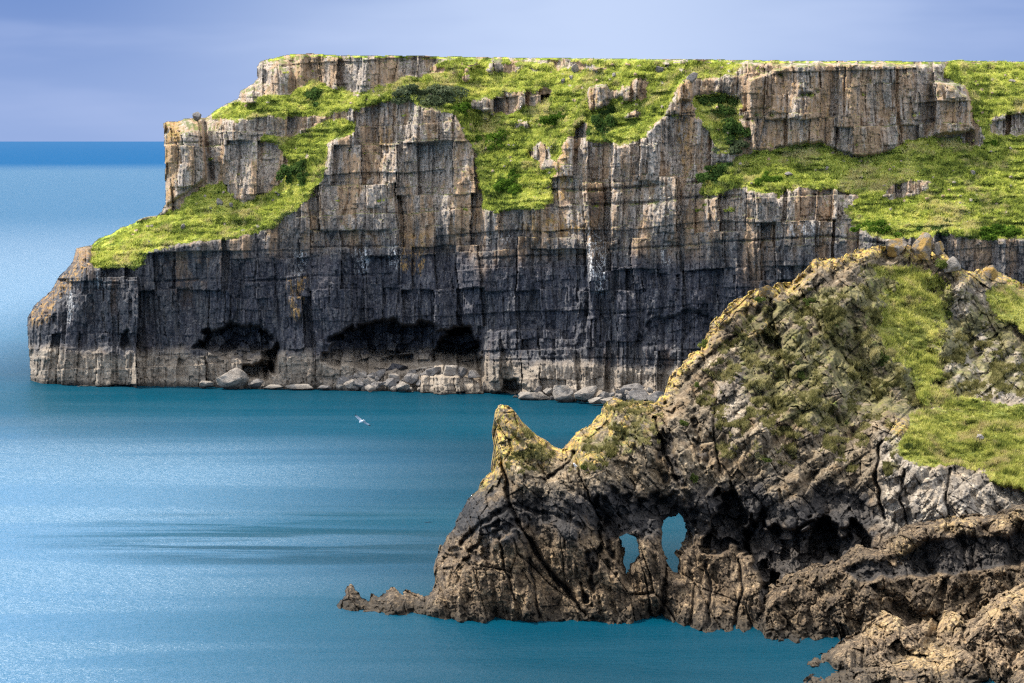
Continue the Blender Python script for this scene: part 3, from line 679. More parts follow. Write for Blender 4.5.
R2 = [  # hollows: polygon, depth
 ([(596, 520), (600, 500), (608, 486), (624, 494), (646, 500), (664, 496), (680, 502), (692, 520), (690, 548), (664, 548), (655, 530), (640, 534), (618, 536), (616, 575), (606, 545)], 1.6),
 ([(700, 534), (708, 522), (716, 520), (720, 498), (732, 490), (744, 506), (752, 526), (748, 548), (726, 552), (706, 548)], 4.0),
 ([(742, 540), (758, 512), (770, 530), (790, 534), (806, 524), (822, 516), (842, 526), (862, 520), (874, 530), (872, 556), (850, 560), (820, 570), (790, 574), (776, 592), (764, 584), (752, 566)], 3.6),
 ([(800, 556), (806, 530), (820, 520), (840, 528), (848, 545), (838, 562)], 3.0),
 ([(588, 600), (586, 575), (594, 552), (600, 545), (602, 560), (594, 585), (596, 612)], 2.0),
 ([(468, 556), (480, 535), (500, 522), (520, 516), (524, 526), (506, 534), (494, 548), (500, 570), (490, 566), (482, 556)], 1.3),
 ([(440, 560), (444, 548), (462, 552), (476, 558), (470, 566), (452, 566)], .8),
 ([(765, 320), (771, 310), (778, 350), (772, 372)], 2.0), ([(694, 425), (700, 398), (704, 420), (706, 470), (698, 460)], 1.2), ([(656, 440), (666, 432), (674, 470), (684, 492), (674, 492), (664, 464)], 1.5),
 ([(664, 412), (670, 405), (674, 414), (668, 420)], 1.), ([(678, 520), (690, 508), (712, 520), (712, 534), (694, 536)], 1.5), ([(756, 585), (764, 560), (778, 590), (766, 620), (758, 612)], 1.6)]
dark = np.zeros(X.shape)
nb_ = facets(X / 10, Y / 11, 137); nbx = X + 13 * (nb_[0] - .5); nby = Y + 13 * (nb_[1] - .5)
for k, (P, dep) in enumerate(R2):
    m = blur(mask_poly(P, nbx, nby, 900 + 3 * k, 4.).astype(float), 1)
    d += dep * m * (.6 + .6 * nb_[2]); dark = np.maximum(dark, .8 * blur(m, 2) * min(1., dep / 1.8))  # dark also tints the hollows, deepening their shade by colour
NCR = [([(500, 458), (506, 480), (510, 504), (522, 530), (536, 552), (552, 575), (572, 596), (586, 616)], 1.7, 3.0), ([(508, 506), (494, 514), (480, 526), (462, 545)], 1.1, 2.5), ([(512, 504), (540, 512), (560, 516)], .6, 2.), ([(575, 452), (580, 475), (590, 500), (600, 520)], .9, 1.8), ([(548, 478), (560, 470), (576, 452)], .8, 1.6), ([(500, 540), (505, 570), (515, 600)], .7, 2.),
       ([(530, 560), (535, 590), (540, 618)], .6, 1.8), ([(655, 418), (664, 450), (676, 480)], 1.1, 2.2), ([(716, 400), (712, 430), (720, 470)], .9, 2.), ([(770, 300), (776, 340), (790, 380)], 1.2, 2.4), ([(668, 560), (664, 590), (662, 626)], 1.2, 2.6), ([(705, 560), (712, 590), (708, 626)], .9, 2.4), ([(740, 560), (742, 590), (734, 626)], .9, 2.4), ([(640, 560), (648, 590), (652, 622)], .6, 1.8),
       ([(880, 440), (876, 480), (884, 520)], 1.2, 2.4), ([(948, 470), (946, 500), (950, 520)], .9, 2.), ([(905, 470), (900, 500), (910, 530)], .7, 1.6), ([(800, 290), (830, 340), (880, 400)], .7, 2.)]
kx = X + 3 * fbm(X / 10, Y / 10, 131, 3); ky = Y + 2 * fbm(X / 10, Y / 10, 132, 3)
for P, dep, w in NCR:
    q = pdist(P, kx, ky, cut=14); w = w * (.35 + .9 * vnoise(X / 14, Y / 14, 136))
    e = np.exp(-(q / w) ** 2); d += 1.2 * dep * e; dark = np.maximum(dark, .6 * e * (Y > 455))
lump = 1.0 * fbm(X / 26, Y / 12, 141, 3) + .55 * fbm(X / 9, Y / 4, 142, 4)
YD = base + rk * d + (1 - rk) * lump
left = sstep(760, 640, X)
YD += (2.2 * left + .7) * np.clip(1 - sd / (18 + 14 * left), 0, 1) ** 2
YD += .8 * np.clip(1 - hd / 9, 0, 1) ** 2
# a rim of boulders along the ridge
ridge = np.clip(1 - sd / 16, 0, 1) * (X > 640)
YD -= ridge * 1.2 * np.maximum(0, block(X / 11, Y / 9, 151, .9, 1.3, -.5, .12))
lich = np.clip(1.15 - sd / (13 + 8 * fbm(X / 30, Y / 30, 152, 3)), 0, 1) * sstep(500, 470, Y) 
lich = np.maximum(lich, .75 * blur(inside([(570, 440), (610, 402), (660, 402), (650, 430), (600, 470), (575, 470)], X, Y).astype(float), 8) * (fbm(X / 12, Y / 12, 153, 4) > .1))
lich = np.maximum(lich, .8 * blur(inside([(885, 425), (905, 418), (912, 430), (898, 436)], X, Y).astype(float), 3))
lich = np.maximum(lich, .7 * blur(inside([(495, 405), (520, 425), (555, 448), (545, 470), (520, 460), (505, 475)], X, Y).astype(float), 6) * (fbm(X / 12, Y / 12, 154, 4) > -.1))
lich = np.maximum(lich, .6 * blur(inside([(710, 330), (760, 292), (800, 290), (770, 330), (730, 350)], X, Y).astype(float), 8) * (fbm(X / 12, Y / 12, 155, 4) > .15))
pale = blur(inside([(880, 440), (905, 425), (920, 465), (1024, 485), (1240, 520), (1240, 560), (1024, 530), (880, 530)], X, Y).astype(float), 8)
pale = np.maximum(pale, blur(inside([(930, 330), (960, 280), (975, 290), (985, 330), (1030, 370), (1030, 410), (980, 400), (950, 380)], X, Y).astype(float), 8))
pale = np.maximum(pale, .6 * blur(inside([(715, 380), (745, 350), (750, 400), (735, 430), (715, 430)], X, Y).astype(float), 6))
NEAR = (xs2, ys2, YD)
ngk = grass * keep; NX, NY = X, Y
nmoss = np.clip((fbm(X / 12, Y / 8, 160, 5, .6) - .05) * 2.6, 0, 1) * (moss > .25) * keep * (grass < .5)

def hole_px(px, py):
    return ((px > 612) & (px < 692) & (py > 510) & (py < 585)) | ((px > 648) & (px < 660) & (py > 412) & (py < 424))
def near_rim(px, py, V):
    out = []; n = len(px); hl = hole_px(px, py)
    for k, (t, dz) in enumerate(((.4, .02), (1., .12), (1.9, .5), (3.2, 1.3), (5., 2.8))):
        o = np.zeros((n, 3)); thick = np.where(hl, .4, 1.)
        o[:, 1] = t * thick
        o[:, 2] = np.where(hl, 0, -dz)
        o[:, 0] += .12 * t * fbm(V[:, 2] * 1.3 + k, V[:, 0] * 1.3, 170, 2)
        o[:, 2] += .10 * t * fbm(V[:, 0] * 1.1 + k, V[:, 2] * 1.3, 171, 2)
        out.append(o)
    return out
def near_cap(px, py, V):
    Vb = V.copy()
    th = 3.0 + 9 * sstep(520, 800, px)
    e = pdist(SIL[:-5:2], px, py)
    th2 = 5. + (th - 3.) * np.clip(e / 60, 0, 1)
    Vb[:, 1] = Vb[:, 1] + np.where(px < 720, 2.6, th2)
    Vb[:, 2] -= np.clip(1 - e / 20, 0, 1) * 1.5
    return Vb
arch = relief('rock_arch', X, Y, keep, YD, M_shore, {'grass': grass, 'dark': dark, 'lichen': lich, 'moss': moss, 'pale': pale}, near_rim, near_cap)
tag(arch, 'rugged brown limestone headland pierced by two small sea arches, golden lichen along its ridge', 'rock arch')
g2 = tufts('grass', NEAR, ngk, 75000, .20, .10, M_grass_near, 6)
tag(g2, 'yellow green turf on the slopes of the near headland', None, None, 'stuff')
g3 = tufts('heath', NEAR, nmoss, 60000, .17, .085, leaf_material('heath_leaves', (.06, .06, .02), (.20, .18, .065), (.42, .36, .17), scale=1.6), 8)
tag(g3, 'olive heath and dry grass clinging to the near headland face', None, None, 'stuff')

# ------------------------------------------------------------------ shelf, foreground rocks, reef
def rocky(name, P, CP, box, mat, seed, label, cat, amp=1., tidal=True, hollow=(), sun_gold=()):
    x0, x1, y0, y1 = box
    xs_ = np.arange(x0, x1, .7) if x1 <= 1040 else np.concatenate([np.arange(x0, 1036, .7), np.arange(1036, x1, 3.)])
    ys_ = np.arange(y0, y1, .7)
    X, Y = np.meshgrid(xs_, ys_)
    cx_ = np.arange(x0 - 5, x1 + 10, 5.); cy_ = np.arange(y0 - 5, y1 + 10, 5.)
    base = upsample(rbf(np.array(CP, float), *np.meshgrid(cx_, cy_)), cx_, cy_, X, Y)
    sd = pdist(P, X, Y, True)
    wob = 2.6 * fbm(X / 9, Y / 9, seed, 4) + 3.4 * (facets(X / 9, Y / 8, seed + 1)[0] - .5) + 2. * (facets(X / 4, Y / 4, seed + 6)[0] - .5)
    keep = inside(P, X + wob, Y + wob * .8)
    wX = X + 8 * fbm(X / 34, Y / 34, seed + 2, 4); wY = Y + 8 * fbm(X / 34, Y / 34, seed + 3, 4)
    u, v = rot(wX, wY, -24)
    d = crag(u / 50, v / 64, seed + 11, 3.2, 4.0) + crag(u / 20, v / 30, seed + 12, 1.8, 2.8) + .8 * crag(u / 9, v / 13, seed + 13, .75, 1.3)
    d += .55 * crag(wX / 4, wY / 5, seed + 14, .36, .6) + crag(wX / 2.2, wY / 2.6, seed + 17, .16, .28)
    d += 1.0 * block(u / 13, v / 19, seed + 18, .7, 1.5, .35, .07) + block(u / 6, v / 8.5, seed + 19, .22, .7, .12, .09) + block(wX / 2.3, wY / 2.6, seed + 8, .15, .36, .0)
    d += .15 * block(u / 20, v / 40, seed + 18, .8, .4, .9, .05) + .7 * np.abs(fbm(wX / 9, wY / 26, seed + 15, 4)) + .3 * fbm(wX / 14, wY / 14, seed + 16, 5, .6)
    dark = np.zeros(X.shape)
    for k, (H_, dep) in enumerate(hollow):
        m = blur(mask_poly(H_, X, Y, seed + 20 + k, 5.).astype(float), 3); d += dep * m; dark = np.maximum(dark, m)  # recess tinted dark as well, its shade put into the colour
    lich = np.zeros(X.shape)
    for k, H_ in enumerate(sun_gold): lich = np.maximum(lich, .7 * blur(mask_poly(H_, X, Y, seed + 30 + k, 5.).astype(float), 4))  # sunlit crest colour painted in, carried by the lichen mask
    YD = base + amp * d + 1.4 * np.clip(1 - sd / 12, 0, 1) ** 2
    if name == 'rock_shelf': YD = np.where((X < 845) & (Y > 646 + (X - 800) * .12), np.maximum(YD, CAMH * F / (Y - HZ) + .5), YD)
    # one piece only: drop specks the noisy outline cut loose
    from collections import deque
    jj, ii = np.nonzero(keep); m0 = len(jj) // 2; lab = np.zeros(keep.shape, bool)
    kk = keep.tolist(); seen = [[False] * len(r_) for r_ in kk]; dq = deque([(int(jj[m0]), int(ii[m0]))]); seen[jj[m0]][ii[m0]] = True
    while dq:
        a_, b_ = dq.popleft()
        for e_, f_ in ((a_ + 1, b_), (a_ - 1, b_), (a_, b_ + 1), (a_, b_ - 1)):
            if 0 <= e_ < len(kk) and 0 <= f_ < len(kk[0]) and kk[e_][f_] and not seen[e_][f_]: seen[e_][f_] = True; dq.append((e_, f_))
    keep = np.array(seen)
    def rim(px, py, V):
        out = []
        for k, (t, dz) in enumerate(((.3, .0), (.8, .05), (1.6, .2), (3., .8), (5., 2.))):
            o = np.zeros((len(px), 3)); o[:, 1] = t; o[:, 2] = -dz * (V[:, 2] > 0)
            o[:, 2] += .22 * t * fbm(V[:, 0] * 1.2 + k, V[:, 2] * 1.3, seed + 41, 3)
            o[:, 2] = np.where(V[:, 2] < 1.3, -.4 * t, o[:, 2])
            o[:, 0] += .2 * t * fbm(V[:, 2] * 1.2 + k, V[:, 0] * 1.3, seed + 42, 3)
            out.append(o)
        return out
    z = np.zeros(X.shape)
    o = relief(name, X, Y, keep, YD, mat, {'grass': z, 'dark': dark, 'lichen': lich, 'moss': z, 'pale': z}, rim)  # lichen mask holds only the painted crest light here
    tag(o, label, cat)
    return xs_, ys_, YD

rocky('rock_shelf', [(752, 650), (757, 632), (757, 616), (766, 602), (774, 590), (784, 584), (794, 574), (806, 570), (828, 566), (848, 556), (860, 546), (874, 550), (884, 546), (892, 540), (904, 530), (926, 522), (944, 515), (962, 518), (978, 515), (996, 517), (1010, 508), (1024, 506), (1100, 500), (1240, 500), (1600, 520), (1600, 720), (1000, 720), (860, 700), (800, 670)],
      [(757, 632, 165.3), (800, 642, 163.4), (860, 650, 160.6), (950, 650, 159), (1024, 650, 158), (1240, 650, 155), (800, 690, 163), (1024, 715, 157.5), (1240, 715, 154), (1600, 530, 166), (1600, 620, 158), (1600, 715, 150), (760, 610, 166.5), (795, 576, 168.6), (830, 568, 168.8), (862, 548, 169.2), (926, 524, 169.4), (960, 518, 169), (1024, 508, 168.5), (1240, 502, 168),
       (800, 610, 166), (850, 600, 165), (850, 570, 167.2), (930, 600, 163.6), (930, 560, 166.5), (930, 536, 167.2), (900, 545, 167.4), (1000, 560, 165.5), (1000, 535, 166.4), (1024, 600, 162), (1100, 560, 165), (1240, 570, 163), (900, 630, 161)],
      (748, 1600, 496, 720), M_shelf, 2100, 'grey brown wave worn rock shelf at the foot of the near headland', 'rock shelf', 1.,
      hollow=[([(840, 572), (864, 560), (884, 562), (900, 556), (930, 542), (960, 536), (1000, 536), (1040, 530), (1040, 556), (1000, 566), (960, 572), (900, 576), (860, 580)], 1.5)],
      sun_gold=[[(930, 528), (944, 515), (966, 516), (980, 524), (960, 532)], [(892, 546), (906, 536), (918, 548), (905, 556)], [(990, 522), (1024, 506), (1030, 520), (1000, 528)]])
rocky('shore_rock', [(786, 720), (794, 692), (802, 683), (813, 676), (830, 670.5), (842, 669), (824, 667), (804, 665), (814, 657), (827, 652), (836, 645), (850, 638), (862, 632), (876, 622), (888, 616), (899, 617), (906, 628), (918, 626), (934, 619), (948, 611), (962, 616), (968, 624), (978, 618), (986, 610), (996, 599), (1010, 592), (1024, 586), (1100, 560), (1240, 540), (1600, 560), (1600, 760), (786, 760)],
      [(806, 664, 155.3), (824, 666, 154.9), (830, 656, 155.9), (838, 647, 157.2), (806, 683, 148.6), (800, 720, 145), (850, 640, 158), (886, 618, 159.2), (906, 630, 157.5), (948, 612, 158.6), (966, 626, 157), (996, 600, 158.4), (1024, 588, 158.6), (1240, 545, 158), (870, 650, 154.8), (940, 640, 155), (1010, 630, 154.4), (880, 678, 149.4), (950, 678, 147.8), (1024, 678, 147), (950, 720, 146), (1024, 740, 145), (1240, 650, 151), (1240, 750, 143), (1600, 570, 158), (1600, 750, 142), (840, 672, 151.2)],
      (770, 1600, 536, 760), M_fore, 2200, 'sunlit tan jagged shore rocks in the bottom right foreground', 'rock', 1.1, sun_gold=[[(858, 636), (884, 614), (902, 614), (906, 630), (880, 634)], [(922, 630), (948, 608), (966, 616), (960, 632)], [(980, 622), (1000, 596), (1040, 580), (1040, 598), (1000, 618)], [(890, 668), (930, 640), (960, 650), (950, 672)]])
rocky('reef_rock', [(330, 640), (333, 606), (338, 600), (344, 594), (347, 587), (351, 582), (355, 588), (359, 594), (363, 599), (369, 601), (373, 594), (377, 596), (382, 596), (386, 590), (392, 587), (396, 588), (401, 594), (406, 589), (412, 591), (418, 594), (426, 594), (432, 588), (440, 584), (448, 596), (454, 612), (456, 640)],
      [(333, 609, 173.6), (380, 613, 172.2), (430, 617, 171), (455, 619, 170.4), (350, 584, 175), (392, 589, 174), (410, 592, 173.4), (440, 588, 172.6), (350, 600, 173.8), (400, 604, 172.4), (333, 640, 173.4), (456, 640, 170.2)],
      (326, 458, 576, 640), M_shore, 2300, 'low jagged brown reef trailing into the sea left of the rock arch', 'reef', .55)

# ------------------------------------------------------------------ boulders
def boulder_mesh(seed, mat, flat=0., sub=4, rnd=0.):
    import bmesh
    r = np.random.default_rng(seed)
    bm = bmesh.new(); bmesh.ops.create_icosphere(bm, subdivisions=sub, radius=1.)
    P = np.array([v.co[:] for v in bm.verts])
    P = P * (1 + .35 * fbm(P[:, 0] * 1.1 + seed, P[:, 1] * 1.1 + 2.3 * P[:, 2], seed + 2, 2))[:, None]
    n = 16
    N = r.normal(size=(n, 3)); N /= np.linalg.norm(N, axis=1)[:, None]
    if flat: N = np.vstack([N, [[.05, -.05, 1]]])
    hh = r.uniform(.42, .74, len(N)) + rnd
    if flat: hh[-1] = flat
    for k in range(len(N)):
        s = P @ N[k] - hh[k]; m = s > 0
        P[m] -= s[m][:, None] * N[k] * .98
    P += .09 * np.stack([fbm(P[:, 1] * 3, P[:, 2] * 3, seed, 5, .6), fbm(P[:, 2] * 3, P[:, 0] * 3, seed + 5, 5, .6), fbm(P[:, 0] * 3, P[:, 1] * 3, seed + 9, 5, .6)], 1)
    P -= (P.max(0) + P.min(0)) / 2; P /= (P.max(0) - P.min(0)) / 2
    fs = np.array([[v.index for v in f.verts] for f in bm.faces]); bm.free()
    return P, fs

def boulder(name, px0, px1, ytop, ybot, Yd, seed, mat, label, cat='boulder', group=None, tilt=0., flat=0., sink=.15, rnd=0.):
    wx = (px1 - px0) * Yd / F; hz = (ybot - ytop) * Yd / F * (1 + sink)
    P, fs = boulder_mesh(seed, mat, flat, 4, rnd)
    c, s = math.cos(math.radians(tilt)), math.sin(math.radians(tilt))
    dep = .8 * max(min(wx, 2.2 * hz), .6 * wx)
    Q = np.stack([P[:, 0] * wx / 2, P[:, 1] * dep / 2, P[:, 2] * hz / 2], 1)
    if tilt: Q = np.stack([c * Q[:, 0] - s * Q[:, 2], Q[:, 1], s * Q[:, 0] + c * Q[:, 2]], 1)
    o = make_mesh(name, Q, fs, mat)
    x, y, z = w2((px0 + px1) / 2, ytop, Yd)
    o.location = (x, y, z - hz / 2)
    tag(o, label, cat, group)
    return o

def depth_at(G, px, py):
    xs, ys, D = G
    return float(D[int(np.clip(np.searchsorted(ys, py), 0, len(ys) - 1)), int(np.clip(np.searchsorted(xs, px), 0, len(xs) - 1))])
FOOT = 'boulders along the foot of the far cliff'
foot = [  # px0, px1, top, bottom, dY from the waterline depth, material, tilt, flat, label
 (199, 214, 380.5, 387.5, -1.5, M_b_pale, 0, 0, 'small pointed pale boulder at the waterline left of the big square one'),
 (216, 249, 367.5, 387.5, -1.5, M_b_pale, 0, .75, 'largest pale square boulder at the foot of the cliff by the left cave'),
 (248, 264, 378.5, 387, -1., M_b_grey, 0, 0, 'rounded grey boulder just right of the largest square boulder'),
 (263, 284, 384, 388.5, -1.6, M_b_pale, 0, .6, 'thin flat pale slab lying at the waterline below the left cave'),
 (285, 314, 384, 389, -1.6, M_b_pale, 0, .6, 'long low pale slab at the waterline right of the left cave'),
 (317, 332, 385, 389.5, -1.4, M_b_grey, 0, .6, 'small flat grey slab at the waterline between the two caves'),
 (370, 388, 370.5, 381, 1.2, M_b_grey, 24, 0, 'tilted oval grey boulder on the rubble left of the main cave'),
 (387, 408, 363, 374.5, 3.5, M_b_dark, 0, .7, 'dark block sitting in the shadow of the main cave'),
 (407, 418, 370, 378, 2.5, M_b_grey, 20, 0, 'small leaning grey boulder below the dark cave block'),
 (425, 442, 366.5, 376, .5, M_b_grey, 0, .6, 'flat topped grey boulder on the left end of the big ledge'),
 (442, 459, 363.5, 376, .3, M_b_pale, 18, 0, 'pale leaning boulder standing on the big ledge below the main cave'),
 (457, 468, 366.5, 376.5, .3, M_b_grey, 0, 0, 'round grey boulder beside the leaning one on the big ledge'),
 (468, 481, 370, 377, .3, M_b_grey, 0, 0, 'low grey boulder at the right end of the big ledge'),
 (365, 376, 384.5, 391.5, -2.2, M_b_pale, 0, 0, 'small bright pale boulder at the waterline below the tilted oval one'),
 (352, 364, 378, 388, -1., M_b_grey, 15, 0, 'grey boulder at the left end of the rubble bank'),
 (385, 397, 378, 386, -.6, M_b_grey, 10, 0, 'middling grey boulder in the middle of the rubble bank'),
 (396, 410, 382, 390.5, -1.6, M_b_pale, 0, 0, 'low pale boulder at the water edge of the rubble bank'),
 (518, 552, 391.5, 401, -3.5, M_b_pale, 0, 0, 'wide low pinkish boulder heap at the waterline right of the ledge'),
 (552, 577, 385, 401.5, -3.5, M_b_pale, -12, 0, 'tall pale angular boulder in the right hand shore group'),
 (574, 599, 386.5, 401.5, -3., M_b_pale, 14, 0, 'tall pale boulder leaning right beside the angular one'),
 (596, 612, 391, 400, -1.5, M_b_grey, 0, 0, 'medium grey boulder behind the long low slabs on the shore'),
 (588, 606, 397, 403, -4.5, M_b_pale, 8, .6, 'long low pale slab at the water edge below the tall leaning boulder'),
 (600, 622, 397, 407, -5.5, M_b_pale, 12, 0, 'pale tilted slab just behind the lichen ridge of the arch'),
 (616, 646, 384, 398, 0., M_b_grey, 10, 0, 'broad grey boulder lying against the cliff behind the arch ridge'),
 (628, 652, 389, 403, -3., M_b_grey, 0, 0, 'rounded grey boulder low down behind the arch ridge'),
 (646, 668, 390, 404, -4., M_b_grey, -8, 0, 'rightmost grey boulder half hidden by the rising headland'),
]
for k, (a, b, t0, b0, dy, mt, ti, fl, lab) in enumerate(foot):
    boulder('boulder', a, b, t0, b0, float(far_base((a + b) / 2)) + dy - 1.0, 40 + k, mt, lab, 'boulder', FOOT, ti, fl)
rr = np.random.default_rng(99)
for k in range(96):     # loose rubble of the bank
    if k < 64: px = rr.uniform(340, 430); py = rr.uniform(377, 391)
    else: px = rr.uniform(512, 650); py = rr.uniform(391, 402)
    wlp = float(np.interp(px, WL[:, 0], WL[:, 1])); w = rr.uniform(4, 9) * (1.6 if rr.random() < .2 else 1.)
    boulder('stone', px - w / 2, px + w / 2, py - w * .6, py + 1, float(far_base(px)) - 2.0 - (1.5 if k >= 64 else 0) + max(0, (wlp - py)) * .12, 200 + k, M_b_pale if rr.random() < .5 else M_b_grey,
            'small rounded stone of the rubble bank below the main cave' if k < 64 else 'small rounded stone among the shore boulders below the right part of the cliff', 'stone', 'loose rubble below the main cave' if k < 64 else 'loose stones among the right shore boulders', rr.uniform(-20, 20))
SL = 'loose stones on the far grass'
for k, (px, py, w, h, mt, lab) in enumerate([
 (220, 204, 7, 6, M_b_pale, 'white stone on the shaded grass right of the square rock tower'), (231, 206, 4, 3.5, M_b_pale, 'tiny pale stone just right of the white stone below the tower'), (183, 228, 5, 4.5, M_b_grey, 'grey stone on the grass slope below the square rock tower'),
 (571, 79, 4, 4, M_b_pale, 'small white stone on the bright grass of the middle slope'), (614, 76, 4, 3.5, M_b_pale, 'pale stone on the grass just above the middle pillars'), (575, 70.5, 8, 7, M_b_pale, 'large pale stone near the skyline above the middle slope'), (660, 72, 9, 6, M_b_grey, 'grey flat stone near the skyline left of the right buttress'),
 (563, 83, 4, 5, M_b_grey, 'small upright grey stone on the middle slope'), (973, 174, 5, 4, M_b_grey, 'lone grey stone on the big right hand grass slope'), (827, 169, 4, 3, M_b_pale, 'small pale stone on the shaded grass below the right buttress'), (789, 175, 9, 3.5, M_b_pale, 'flat pinkish slab on the grass below the right buttress'), (1012, 82, 8, 3, M_b_pale, 'flat white stone on the grass near the right edge skyline'),
 (692, 82, 12, 10, M_b_pale, 'pale boulder cluster stone between the pillars and the right cliff')]):
    boulder('stone', px - w / 2, px + w / 2, py - h, py + .5, depth_at(FAR, px, py) - .15, 300 + k, mt, lab, 'stone', SL)
boulder('boulder', 192.5, 201.5, 111.5, 119, depth_at(FAR, 196, 121) + .5, 353, M_b_grey, 'round grey boulder perched on top of the square rock tower', 'boulder', None, 0, 0, .3, .2)
boulder('boulder', 911, 935, 233, 252, depth_at(NEAR, 922, 256) + .3, 351, M_b_gold, 'big pointed golden boulder crowning the near headland ridge', 'boulder', None, 12, 0, .45)
boulder('boulder', 932, 945, 241, 252, depth_at(NEAR, 938, 256) - .3, 352, M_b_gold, 'smaller rounded golden boulder right of the big one on the ridge', 'boulder', None, 0, 0, .4)
boulder('boulder', 884, 908, 238, 252, depth_at(NEAR, 896, 254) - .2, 353, M_b_gold, 'long low golden boulder left of the big one on the ridge', 'boulder', None, -6, 0, .4)
boulder('boulder', 944, 961, 258, 272, depth_at(NEAR, 952, 270) - .2, 354, M_b_pale, 'grey leaning boulder on the ridge right of the golden ones', 'boulder', None, -40, 0, .3)
boulder('boulder', 982, 998, 265, 277, depth_at(NEAR, 990, 276) - .2, 355, M_b_gold, 'orange tinged boulder on the skyline of the right hand turf', 'boulder', None, 0, 0, .3)
boulder('boulder', 758, 772, 285, 294, depth_at(NEAR, 765, 294) - .1, 356, M_b_gold, 'small golden boulder on the middle of the headland ridge', 'boulder', None, 0, 0, .4)
boulder('stone', 976, 984, 434, 440, depth_at(NEAR, 980, 439) - .1, 358, M_b_pale, 'white stone lying on the bright turf of the near headland', 'stone')


# ------------------------------------------------------------------ shrubs
def bush(px, py, rx, ry, G, seed, mat, label, n=1400, leaf=.16, name='shrub', group=None, flat=.5):
    r = np.random.default_rng(seed)
    Yd = depth_at(G, px, py) - .2; s = Yd / F
    nl = 18 if n > 900 else 9
    cen = r.normal(size=(nl, 3)) * np.array([.50, .3, .36]) * (1 if n > 900 else .75); rad = r.uniform(.14, .42, nl) * (1 if n > 900 else 1.4)
    k = r.integers(0, nl, n)
    u = r.normal(size=(n, 3)); u /= np.linalg.norm(u, axis=1)[:, None]
    p = (cen[k] + u * (rad[k] * r.random(n) ** .33)[:, None]) * np.array([rx * s, min(rx, ry) * s * flat * 1.6, ry * s])
    p[:, 1] += .7 * p[:, 2]
    a = r.normal(size=(n, 3)); a /= np.linalg.norm(a, axis=1)[:, None]
    b = np.cross(a, r.normal(size=(n, 3))); b /= np.linalg.norm(b, axis=1)[:, None]
    L = leaf * r.uniform(.6, 1.3, n)[:, None]
    V = np.stack([p - b * L * .45, p + a * L, p + b * L * .45, p - a * L], 1).reshape(-1, 3)
    o = make_mesh(name, V, np.arange(4 * n).reshape(-1, 4), mat, {'tone': np.repeat(.5 * r.random(n) + .5 * r.random(nl)[k], 4)})
    o.location = w2(px, py, Yd)
    tag(o, label, 'shrub', group)
SH = 'shrubs on the far cliff'
for k, (px, py, rx, ry, m, n, lab) in enumerate([
 (428, 96, 36, 15, M_bush_grey, 6000, 'wide grey green scrub mound on the ledge under the top cliff'), (458, 108, 18, 12, M_bush_mid, 2600, 'bright green shrub spilling down right of the grey scrub mound'),
 (606, 124, 19, 17, M_bush_dark, 3400, 'dark ivy patch hanging below the middle pillars'), (712, 104, 22, 14, M_bush_dark, 3200, 'dark ivy filling the upper gully left of the right buttress'), (730, 128, 14, 16, M_bush_dark, 2200, 'dark ivy in the lower gully beside the right buttress'),
 (735, 145, 13, 9, M_bush_grey, 1500, 'grey leaved shrub at the mouth of the gully'), (722, 176, 20, 14, M_bush_dark, 3000, 'dark green shrub bank at the left end of the right grass slope'),
 (510, 186, 20, 14, M_bush_mid, 2600, 'light green shrub mound at the bottom of the middle slope'), (495, 140, 16, 10, M_bush_mid, 1800, 'green shrub halfway down the middle slope'), (560, 118, 22, 9, M_bush_mid, 2200, 'flat green scrub left of the middle pillars'),
 (300, 172, 14, 16, M_bush_dark, 2200, 'dark scrub in the grassy chute right of the left cliff'), (318, 95, 12, 9, M_bush_dark, 1300, 'dark shrub below the notch of the top left cliff'),
 (880, 226, 18, 10, M_bush_mid, 2200, 'green scrub overhanging the lower right cliff edge'), (935, 228, 22, 8, M_bush_dark, 2200, 'dark scrub along the edge of the right grass slope'), (1000, 232, 22, 8, M_bush_mid, 2000, 'scrub fringe at the far right of the grass slope edge'), (768, 180, 12, 8, M_bush_mid, 1100, 'low bright scrub above the lower cliff left of the outcrop'), (990, 143, 7, 5, M_bush_mid, 600, 'small round green bush beside the right block')]):
    bush(px, py, rx, ry, FAR, 400 + k, m, lab, int(n), .21, 'shrub', SH)
SN = 'green tufts on the near headland'
M_tuft = leaf_material('headland_tuft_leaves', (.04, .055, .016), (.10, .125, .03), (.20, .22, .06))
for k, (px, py, rx, ry, m, n, lab) in enumerate([
 (704, 345, 5, 6, M_tuft, 420, 'bright green tuft hanging on the ridge edge of the near headland'), (583, 467, 5, 3, M_tuft, 260, 'small green tuft beside the white bird on the arch'), (683, 423, 5, 4, M_tuft, 260, 'green tuft on the face below the rising ridge'), (698, 385, 4, 4, M_tuft, 220, 'small green tuft high on the rising ridge face'), (800, 375, 6, 6, M_tuft, 380, 'dark green tuft in the hollow of the headland face'),
 (950, 313, 6, 5, M_tuft, 380, 'round green bush in the dry gully of the near headland'), (940, 265, 7, 6, M_tuft, 420, 'bright green clump below the golden ridge boulders'), (908, 446, 6, 6, M_tuft, 380, 'green clump on the pale crag beside the near turf'), (760, 300, 5, 3, M_tuft, 220, 'little green tuft under the small golden ridge boulder'), (812, 300, 7, 4, M_tuft, 320, 'green tuft below the step of the ridge'),
 (886, 360, 8, 9, M_tuft, 600, 'dark green scrub on the left bank of the dry gully'), (768, 460, 4, 3, M_tuft, 200, 'small green tuft low on the headland face'), (695, 478, 5, 6, M_tuft, 320, 'dark green patch above the larger arch')]):
    bush(px, py, rx, ry, NEAR, 450 + k, m, lab, int(n), .10, 'tuft', SN)

